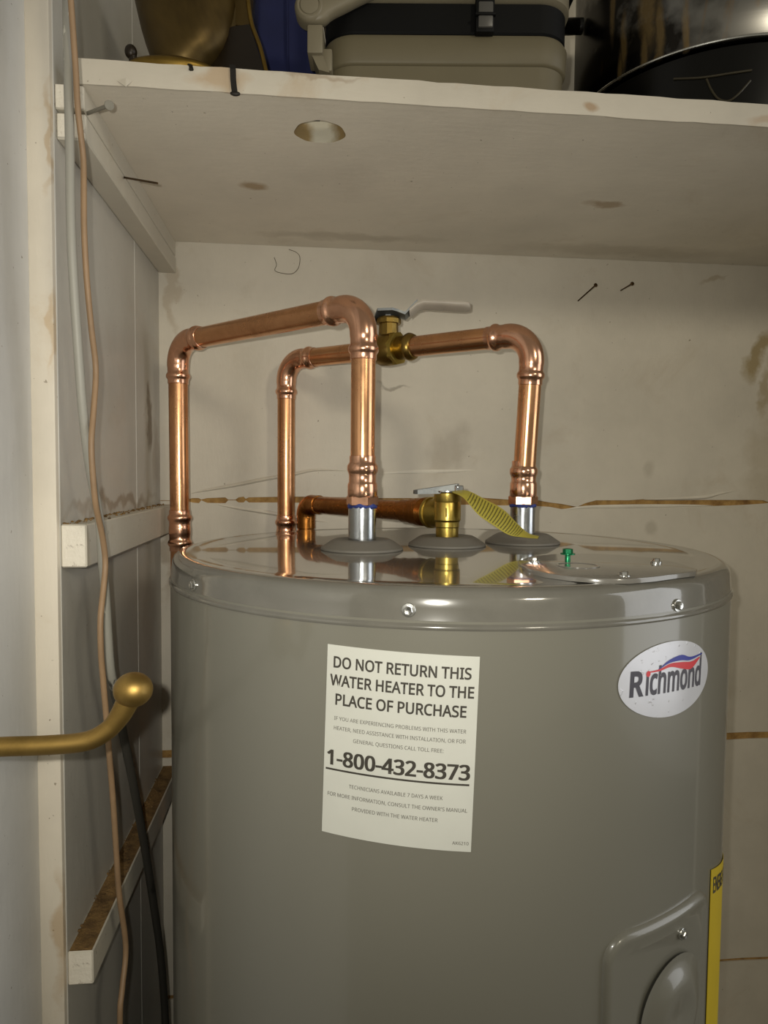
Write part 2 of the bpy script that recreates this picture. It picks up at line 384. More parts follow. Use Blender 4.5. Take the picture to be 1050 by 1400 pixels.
def thing(name, base, label, cat, group=None):
    o = bpy.data.objects.new(name, None); COL.objects.link(o); o.empty_display_size = 0.02
    o.location = V(base) + V((0, 0, ZC)); ORG[o.name] = V(base)
    return tag(o, label, cat, group)
def struct(o, label=None):
    o['kind'] = 'structure'
    if label: o['label'] = label
    return o
def lerp_path(pts, n):
    """smooth Catmull-Rom line through pts"""
    P = [V(p) for p in pts]; P = [P[0]*2 - P[1]] + P + [P[-1]*2 - P[-2]]; out = []
    for i in range(1, len(P)-2):
        a, b, c, d = P[i-1:i+3]
        for k in range(n):
            t_ = k/n
            out.append(0.5*((2*b) + (c-a)*t_ + (2*a-5*b+4*c-d)*t_*t_ + (-a+3*b-3*c+d)*t_**3))
    out.append(P[-2]); return out

# ------------------------------------------------------------------ setting
W, XL, XR, YS, ZS, TH = 1.0, -0.209, 0.80, 0.6087, 0.3148, 0.0196
FL, CE = -ZC, 1.15
struct(obj('floor', MB().box(-2.5, 3.0, -2.5, 1.2, FL-0.1, FL), M['floor'], smooth=0))
struct(obj('ceiling', MB().box(-0.30, 0.92, YS, 1.06, CE, CE+0.05), M['ceiling'], smooth=0))
# back wall: bare tan backing with three painted boards, the paint split open along the joints
wb = struct(obj('wall_back', MB().box(XL-0.03, XR+0.1, W+0.0022, W+0.05, FL, CE), M['tan'], smooth=0, base=(0, W, 0)))
def gapline(px):
    """(x pixel, upper y, lower y) -> (X, z upper, z lower) on the wall"""
    return [(at(a, b, W).x, at(a, b, W).z, at(a, c, W).z) for a, b, c in px]
g1 = gapline([(214, 684, 685), (252, 684, 684.5), (263, 681, 687), (272, 681, 688), (275, 683, 684), (283, 681, 687.5), (308, 680, 688), (312, 683, 684), (322, 683, 684), (326, 680, 687),
    (333, 679, 687), (336, 682, 684), (340, 680, 687), (390, 679, 687), (430, 679, 688), (480, 680, 689), (520, 681, 690), (570, 681, 690), (590, 679, 691), (640, 679, 690), (680, 682, 691), (710, 684, 691),
    (735, 684, 692), (752, 687, 693), (768, 689, 696), (789, 693, 694), (800, 688, 693), (815, 684, 692.5), (860, 684, 692), (880, 682.5, 692), (905, 683.5, 691.5), (950, 683.5, 692.5), (1000, 683.5, 691), (1030, 683.5, 689.5), (1044, 684, 688.5), (1052, 687, 687.4), (1130, 688, 688.5)])
g2 = [(x, -0.3925 + random.uniform(-.0008, .0008), -0.4035 + random.uniform(-.001, .0016)) for x in [XL+0.0 + i*(XR-XL)/24 for i in range(25)]]
g3 = [(x, -0.7545 + random.uniform(-.001, .001), -0.7595 + random.uniform(-.0015, .0015)) for x in [XL + i*(XR-XL)/24 for i in range(25)]]
def board(top, bot, mt):
    up = [(XL-0.02, top[0][1])] + [(x, z) for x, z in top if XL-0.02 < x < XR] + [(XR, top[-1][1])]
    lo = [(XL-0.02, bot[0][1])] + [(x, z) for x, z in bot if XL-0.02 < x < XR] + [(XR, bot[-1][1])]
    obj('board', MB().prism([V((x, W, z)) for x, z in lo] + [V((x, W, z)) for x, z in up[::-1]], (0, 0.0026, 0)), mt, wb, smooth=0)
top = [(XL, CE), (XR, CE)]; bottom = [(XL, FL), (XR, FL)]
board(top, [(x, a) for x, a, b in g1], M['back1'])
board([(x, b) for x, a, b in g1], [(x, a) for x, a, b in g2], M['back2'])
board([(x, b) for x, a, b in g2], [(x, a) for x, a, b in g3], M['back2'])
board([(x, b) for x, a, b in g3], bottom, M['back2'])
# lifted curls of paint along the first joint
def flake(px, h):
    P = lerp_path([at(x, y, W) for x, y in px], 6); n = len(P); rows = [[], [], []]
    for i, p in enumerate(P):
        k = math.sin(PI*i/(n-1))**0.7
        rows[0].append(p + V((0, -0.0002, 0.0035*k))); rows[1].append(p + V((0, -0.0002-h*k, 0))); rows[2].append(p + V((0, 0.0004, -0.0025*k-0.0003)))
    obj('paint_flake', MB().grid(rows, thick=(0, 0.0010, 0)), M['flake'], wb, smooth=60)
flake([(260, 675), (285, 670), (320, 664), (360, 656), (400, 649), (432, 643), (475, 644)], 0.0024)
flake([(296, 690), (330, 696), (370, 702), (410, 709), (450, 714)], 0.0020)
flake([(770, 697), (800, 694), (850, 693), (920, 692), (975, 691)], 0.0012)
flake([(880, 683), (930, 682), (965, 680), (985, 675), (1005, 671)], 0.0016)
flake([(515, 648), (560, 646), (610, 645), (650, 643)], 0.0010)

# left wall: two painted boards either side of a filled joint
YC = 0.868
wl = struct(obj('wall_left', MB().box(XL-0.05, XL-0.004, YS, W+0.03, FL, CE), M['filler'], smooth=0, base=(XL, YS, 0)))
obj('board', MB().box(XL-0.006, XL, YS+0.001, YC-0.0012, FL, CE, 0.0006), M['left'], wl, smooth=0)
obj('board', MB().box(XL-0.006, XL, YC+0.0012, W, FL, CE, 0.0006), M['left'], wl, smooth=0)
obj('joint_filler', MB().box(XL-0.006, XL-0.0006, YC-0.0012, YC+0.0012, FL, CE), M['filler'], wl, smooth=0)
struct(obj('wall_right', MB().box(XR, XR+0.08, YS, W+0.03, FL, CE), M['back2'], smooth=0))
# door jamb on the left with its cream edge strip
struct(obj('trim_1', MB().box(-0.2290, -0.2098, 0.604, 0.66, FL, CE, 0.0012, 2), M['jamb']), 'cream painted door jamb edge strip beside the closet wall')
struct(obj('trim_2', MB().box(-0.262, -0.2285, 0.20, 0.655, FL, CE, 0.0012, 2), M['door']), 'pale grey painted jamb board at the far left')

# battens screwed to the left wall
def batten(name, x1, z0, z1, y0, label, dusty=False, parent=None, sag=0.0):
    mb = MB().box(XL, x1, y0, W, z0, z1, 0.0012, 1)
    b = mb.b
    for f in b.faces:
        c = f.calc_center_median(); n = f.normal
        f.normal_update()
        if f.normal.y < -0.9: f.material_index = 1
        elif dusty and f.normal.z > 0.9: f.material_index = 2
    o = obj(name, mb, [M['batten'], M['end_grain'], M['dust']], parent, smooth=0, base=(XL, y0, z0))
    return o
tr3 = struct(obj('trim_3', MB().box(XL, -0.1862, YS+0.004, W, ZS-0.0195, ZS-0.0002, 0.0008), [M['batten']], smooth=0, base=(XL, YS, ZS-0.042)), 'painted cleat of two strips under the shelf')
for f in tr3.data.polygons: pass
c2 = obj('strip', MB().box(XL, -0.1857, YS+0.006, W, ZS-0.0425, ZS-0.0215, 0.0010), M['batten'], tr3, smooth=0)
obj('strip_end', MB().box(XL+0.0005, -0.1866, YS+0.0025, YS+0.0045, ZS-0.0190, ZS-0.0005, 0.0006), M['end_grain'], tr3, smooth=0)
obj('strip_end', MB().box(XL+0.0010, -0.1862, YS+0.0045, YS+0.0065, ZS-0.0415, ZS-0.0225, 0.0006), M['end_grain'], tr3, smooth=0)
struct(batten('trim_4', -0.1881, -0.0806, -0.0442, YS+0.001, ''), 'white painted batten at pipe height on the left wall')
struct(batten('trim_5', -0.1875, -0.4452, -0.4150, YS+0.001, '', True), 'dust covered lower batten on the left wall')
def crumbs(name, n, y0, y1, z, parent, xmax):
    mb = MB()
    for i in range(n):
        y = random.uniform(y0, y1); x = XL + abs(random.gauss(0, 0.35))*(xmax-XL); r = random.uniform(0.0004, 0.0017)
        b = bmesh.new(); bmesh.ops.create_icosphere(b, subdivisions=1, radius=r)
        for v in b.verts: v.co = V((v.co.x, v.co.y*1.4, v.co.z*0.7)) + V((min(x, xmax-0.002), y, z + r*0.35)) + V((random.uniform(-1, 1), random.uniform(-1, 1), random.uniform(-1, 1)))*r*0.25
        mb.add(b)
    o = obj(name, mb, M['dust'], parent, smooth=0); o['kind'] = 'stuff'; return o
crumbs('dust', 150, YS+0.005, W-0.01, -0.0442, bpy.data.objects['trim_4'], -0.1881)
crumbs('dust', 120, YS+0.01, W-0.01, -0.4150, bpy.data.objects['trim_5'], -0.1875)

# shelf with a sawn hole
XS0 = -0.1913
sh = thing('shelf', (XS0, YS, ZS), 'thick cream painted wooden shelf above the water heater with a round sawn hole', 'shelf')
hc = V((0.0064, 0.6680, 0)); hr = 0.0235
def shelf_board():
    b = bmesh.new(); n = 40
    xs = (XS0, XR-0.001); ys = (YS+0.0012, W-0.0005)
    def boundary(a):
        d = V((math.cos(a), math.sin(a))); t_ = 1e9
        for lim, k in ((xs, 0), (ys, 1)):
            for L in lim:
                if abs(d[k]) > 1e-9:
                    q = (L-hc[k])/d[k]
                    if q > 0: t_ = min(t_, q)
        return V((hc.x + d.x*t_, hc.y + d.y*t_))
    angs = sorted([2*PI*k/n for k in range(n)] + [math.atan2(y-hc.y, x-hc.x) % (2*PI) for x in xs for y in ys])
    H = [[], []]; B_ = [[], []]
    for zi, z in enumerate((ZS, ZS+TH)):
        for a in angs:
            rr = hr*(1 + 0.03*math.sin(3*a) + 0.02*math.sin(7*a))
            H[zi].append(b.verts.new((hc.x + math.cos(a)*rr*1.0, hc.y + math.sin(a)*rr*0.9, z)))
            q = boundary(a); B_[zi].append(b.verts.new((q.x, q.y, z)))
    N = len(angs)
    for k in range(N):
        k2 = (k+1) % N
        b.faces.new((H[0][k], H[0][k2], B_[0][k2], B_[0][k])); b.faces.new((H[1][k2], H[1][k], B_[1][k], B_[1][k2]))
        f = b.faces.new((H[0][k2], H[0][k], H[1][k], H[1][k2])); f.material_index = 1
        b.faces.new((B_[0][k], B_[0][k2], B_[1][k2], B_[1][k]))
    return b
obj('board', shelf_board(), [M['shelf'], M['hole']], sh, smooth=0)
rows = []
for k in range(61):
    x = XS0 + (XR-0.001-XS0)*k/60
    rows.append((x, random.uniform(-0.0005, 0.0004), random.uniform(-0.0007, 0.0003)))
mb = MB()
mb.grid([[V((x, YS, ZS-0.0003+a)) for x, a, c in rows], [V((x, YS-0.0006, ZS+TH*0.5)) for x, a, c in rows], [V((x, YS, ZS+TH+c)) for x, a, c in rows]], thick=(0, 0.002, 0))
obj('front_edge', mb, M['shelf_edge'], sh, smooth=40, )
p = at(171, 113, YS-0.001)
obj('paint_chip', MB().prism([p + V(q) for q in ((-0.006, 0, 0.001), (0.001, -0.001, 0.0035), (0.0055, 0, 0.0015), (0.001, -0.002, -0.004))], (0, 0.0012, 0)), M['shelf_edge'], sh, smooth=0)

# nails and the black strap on the shelf
def nail(a, b, r, head, mt, label, hr_=None):
    a, b = V(a), V(b); d = (b-a).normalized(); L = (b-a).length
    t_ = thing('nail', a, label, 'nail')
    obj('shank', MB().sweep([a + d*(L*k/6) for k in range(7)], r, 10), mt, t_)
    if head: obj('head', MB().lathe(b, d, [(r*0.9, -0.001), (hr_ or r*2.1, 0.0002), (hr_ or r*2.1, 0.0012), (r*1.2, 0.0018)], 16), mt, t_)
    return t_
nail(V((-0.1866, 0.622, ZS-0.0175)), at(149, 144, 0.575), 0.0015, True, M['grey_nail'], 'large paint-covered nail sticking out of the cleat under the shelf', 0.0036)
nail(atx(169, 242.5, -0.1865), at(215, 250.5, 0.68), 0.0010, False, M['rusty'], 'thin dark headless nail poking sideways from the cleat')
nail(at(790, 412, W) + V((0, 0.004, 0)), at(814, 390, 0.955), 0.0010, True, M['rusty'], 'longer brown nail bent upwards out of the back wall', 0.0026)
nail(at(849, 397, W) + V((0, 0.004, 0)), at(864, 388, 0.96), 0.0010, True, M['rusty'], 'shorter brown nail in the back wall, the right one of two', 0.0026)
# black strap hanging over the edge
st = thing('hook', at(321, 95, YS), 'black bent metal strip hanging over the shelf front edge', 'hook')
pts = [V((at(318, 92, YS).x, YS+0.02, ZS+TH+0.001)), V((at(318, 92, YS).x, YS-0.001, ZS+TH+0.0012)), at(318.5, 96, YS-0.0025), at(319, 110, YS-0.0022), at(320, 120, YS-0.0022), at(321, 127, YS-0.0024)]
rows = [[], []]
for p in pts: rows[0].append(p + V((-0.0024, 0, 0))); rows[1].append(p + V((0.0024, 0, 0)))
obj('strip', MB().grid(rows, thick=(0, -0.0012, 0.0003)), M['dark'], st, smooth=0)
obj('tip', MB().sphere(at(321.5, 128, YS-0.0028), 0.0036, (1.2, 0.45, 0.55), 14), M['dark'], st)
tag(obj('peg', MB().sweep([at(258, 89, YS+0.002), at(261, 90, YS-0.0015), at(261.5, 95, YS-0.002)], [0.0012, 0.0014, 0.0020], 10), M['dark'], base=at(261, 92, YS)), 'tiny black peg poking over the shelf edge below the brass vessel', 'peg')
# stray wire whisker on the back wall
tag(obj('wire', MB().sweep(lerp_path([at(x, y, W-yy) for x, y, yy in ((375, 352, .001), (378, 362, .004), (376, 370, .003), (388, 374, .006), (400, 374, .007), (408, 366, .006), (410, 352, .005), (405, 345, .004), (395, 341, .001))], 6), 0.0004, 6), M['web'], base=at(390, 352, W)), 'thin loose loop of wire on the back wall just under the shelf', 'wire')

# ------------------------------------------------------------------ water heater
XC, YT, RT, ZT = 0.1321, 0.70, 0.2645, -0.0726
wh = thing('water_heater', (XC, YT, FL), 'big round grey water heater tank with glossy lid, standing in the closet', 'water heater')
def cyl(u, z, dr=0.0, R=RT):
    """u = arc length on the shell measured from the front"""
    a = u/0.2664; return V((XC + (R+dr)*math.sin(a), YT - (R+dr)*math.cos(a), z))
obj('body', MB().lathe((XC, YT, 0), (0, 0, 1), [(0.255, FL+0.002), (RT, FL+0.012), (RT, FL+0.3), (RT, -0.6), (RT, -0.3), (RT, -0.094)], 160), M['tank'], wh)
lid_prof = [(RT-0.001, -0.1000), (0.2655, -0.0998), (0.2660, -0.0990), (0.2661, -0.0978), (0.2656, -0.0968), (0.2646, -0.0960), (0.2642, -0.0945), (0.2636, -0.0860), (0.2630, -0.0800), (0.2615, -0.0765), (0.2585, -0.0738), (0.2540, -0.0727), (0.2505, -0.0729), (0.2480, -0.0733), (0.235, -0.0731), (0.20, -0.0729), (0.12, -0.0727), (0, -0.0726)]
lidm = obj('lid', MB().lathe((XC, YT, 0), (0, 0, 1), lid_prof, 160), M['lid'], wh, smooth=50)
def screw(c, d, r, parent, mt, name='screw', hexed=True):
    d = V(d).normalized(); mb = MB()
    mb.lathe(c, d, [(r*1.45, -0.001), (r*1.45, 0.0006), (r*1.35, 0.0009), (r, 0.001)], 20)
    mb.lathe(c, d, [(r, 0.0008), (r, 0.0026), (r*0.8, 0.0032), (r*0.35, 0.0030), (0, 0.0026)], 6 if hexed else 20)
    return obj(name, mb, mt, parent, smooth=30)
for px in ((261, 800), (558, 835), (930, 830)):
    u = {261: -0.2702, 558: -0.0710, 930: 0.1314}[px[0]]
    z = {261: -0.0881, 558: -0.0874, 930: -0.0905}[px[0]]
    c = cyl(u, z, -0.0004); screw(c, c - V((XC, YT, z)), 0.0032, lidm, M['silver'])
# grey collars round the three ports
PF, PM, PR = at(495, 748, 0.676), at(611, 744, 0.712), at(715, 741, 0.738)
PORTS = {}
for key, px, Y in (('front', 495, 0.676), ('mid', 611, 0.712), ('right', 714, 0.738)):
    p = at(px, 745, Y); PORTS[key] = V((p.x, Y, ZT))
    obj('collar', MB().lathe(PORTS[key], (0, 0, 1), [(0.0385, -0.001), (0.0400, 0.0006), (0.0395, 0.0022), (0.0300, 0.0085), (0.0270, 0.0100), (0.0200, 0.0102), (0.0150, 0.0080)], 56), M['grey_plastic'], wh)
# galvanised nipples with blue thread sealant
def zpx(y, p, x): return at(x, y, p.y).z
NT_F, NT_R = zpx(691, PORTS['front'], 493), zpx(690, PORTS['right'], 715)
for key, zt, r in (('front', NT_F, 0.0136), ('right', NT_R, 0.0134)):
    p = PORTS[key]
    o = obj('nipple', MB().lathe((p.x, p.y, 0), (0, 0, 1), [(r, ZT+0.001), (r, ZT+0.010), (r, zt-0.004), (r*0.985, zt+0.004)], 40), M['zinc'], wh)
    mb = MB(); n = 40; rr = [r*1.02 + random.uniform(0, 0.0006) for _ in range(n)]; lo = [zt-0.0012 - random.uniform(0, 0.0022) for _ in range(n)]
    A = [mb.b.verts.new((p.x + math.cos(2*PI*k/n)*r*1.005, p.y + math.sin(2*PI*k/n)*r*1.005, lo[k])) for k in range(n)]
    B = [mb.b.verts.new((p.x + math.cos(2*PI*k/n)*rr[k]*1.03, p.y + math.sin(2*PI*k/n)*rr[k]*1.03, (lo[k]+zt)/2)) for k in range(n)]
    C = [mb.b.verts.new((p.x + math.cos(2*PI*k/n)*r*1.0, p.y + math.sin(2*PI*k/n)*r*1.0, zt+0.002)) for k in range(n)]
    for k in range(n):
        k2 = (k+1) % n; mb.b.faces.new((A[k], A[k2], B[k2], B[k])); mb.b.faces.new((B[k], B[k2], C[k2], C[k]))
    obj('thread_sealant', mb, M['tape'], o)
# junction cover plate on the lid
out = [atz(x, y, -0.069) for x, y in ((708, 766), (710, 771), (722, 777), (745, 782.5), (780, 787), (820, 790), (860, 790.5), (895, 787.5), (925, 783.5), (951, 780.5), (953, 777), (925, 768), (890, 762), (850, 758), (800, 756), (755, 757), (725, 760))]
out = [V((p.x, p.y, ZT-0.0003)) for p in out]
pl = obj('cover_plate', MB().prism(out, (0, 0, 0.0036), 0.0012), M['plate'], wh, smooth=30)
for x, y in ((731, 766), (853, 786), (897, 767.5)):
    p = atz(x, y, -0.0685); screw(V((p.x, p.y, -0.0690)), (0, 0, 1), 0.0030, pl, M['silver'])
p = atz(790, 773, -0.069)
obj('knockout', MB().lathe(V((p.x, p.y, -0.0693)), (0, 0, 1), [(0.0165, 0.0), (0.0165, 0.0007), (0.0150, 0.0007), (0.0145, 0.0002), (0, 0.0002)], 32), M['plate'], pl)
p = atz(776, 769, -0.069); g = V((p.x, p.y, -0.0693))
gs = obj('ground_screw', MB().lathe(g, (0, 0, 1), [(0.0022, 0), (0.0022, 0.0062), (0.0020, 0.0066)], 14).lathe(g, (0, 0, 1), [(0.0030, 0.0064), (0.0058, 0.0068), (0.0058, 0.0078), (0.0042, 0.0080)], 20).lathe(g, (0, 0, 1), [(0.0040, 0.0078), (0.0040, 0.0112), (0.0030, 0.0116), (0, 0.0114)], 6), M['green'], pl, smooth=30)
gs['label'] = 'green hex-headed ground screw'
# access panel low on the right
def patch(u0, u1, z0, z1, rc, prof, nu=40, dome=None):
    """raised panel wrapped on the shell; prof = list of (inset, height)"""
    mb = MB(); rings = []
    def loop(ins):
        P = []; a0, a1, b0, b1 = u0+ins, u1-ins, z0+ins, z1-ins; r = max(rc-ins, 0.002)
        for (cx, cz, s0) in ((a1-r, b1-r, 0), (a0+r, b1-r, 1), (a0+r, b0+r, 2), (a1-r, b0+r, 3)):
            for k in range(7):
                q = (s0 + k/6)*PI/2; P.append((cx + r*math.cos(q), cz + r*math.sin(q)))
        full = []
        for i, pnt in enumerate(P):
            nx = P[(i+1) % len(P)]; d = math.hypot(nx[0]-pnt[0], nx[1]-pnt[1]); m_ = max(1, int(d/0.012)) if d > 0.014 else 1
            if i % 7 == 6: m_ = 14
            for k in range(m_): full.append((pnt[0] + (nx[0]-pnt[0])*k/m_, pnt[1] + (nx[1]-pnt[1])*k/m_))
        return full
    L = [[mb.b.verts.new(cyl(u, z, h)) for u, z in loop(ins)] for ins, h in prof]
    n = len(L[0])
    for A, B in zip(L, L[1:]):
        for k in range(n): mb.b.faces.new((A[k], A[(k+1) % n], B[(k+1) % n], B[k]))
    # inner surface as a grid of strips
    ins, h = prof[-1]; inner = loop(ins)
    f = mb.b.faces.new(L[-1])
    bmesh.ops.triangulate(mb.b, faces=[f])
    return mb
ap = obj('access_panel', patch(0.0672, 0.1900, -0.62, -0.3135, 0.020, [(0, -0.0005), (0.0012, 0.0026), (0.0040, 0.0042), (0.0070, 0.0041), (0.0110, 0.0032), (0.0150, 0.0032)]), M['tank'], wh, smooth=50)
rows = []
for i in range(15):
    r = i/14; rows.append([])
    for k in range(49):
        a = 2*PI*k/48; rr = 0.041*r
        q = max(0.0, min(1.0, (1-r)/0.55)); hgt = 0.0027 + 0.0060*q*q*(3-2*q) - 0.003*max(0, (0.45-r)/0.45)
        rows[-1].append(cyl(0.1400 + rr*math.cos(a)*0.95, -0.392 + rr*math.sin(a)*1.05, hgt))
obj('dome', MB().grid(rows), M['tank'], ap, smooth=60)
c = cyl(0.1448, -0.3336, 0.0034); screw(c, c - V((XC, YT, c.z)), 0.0030, ap, M['silver'])
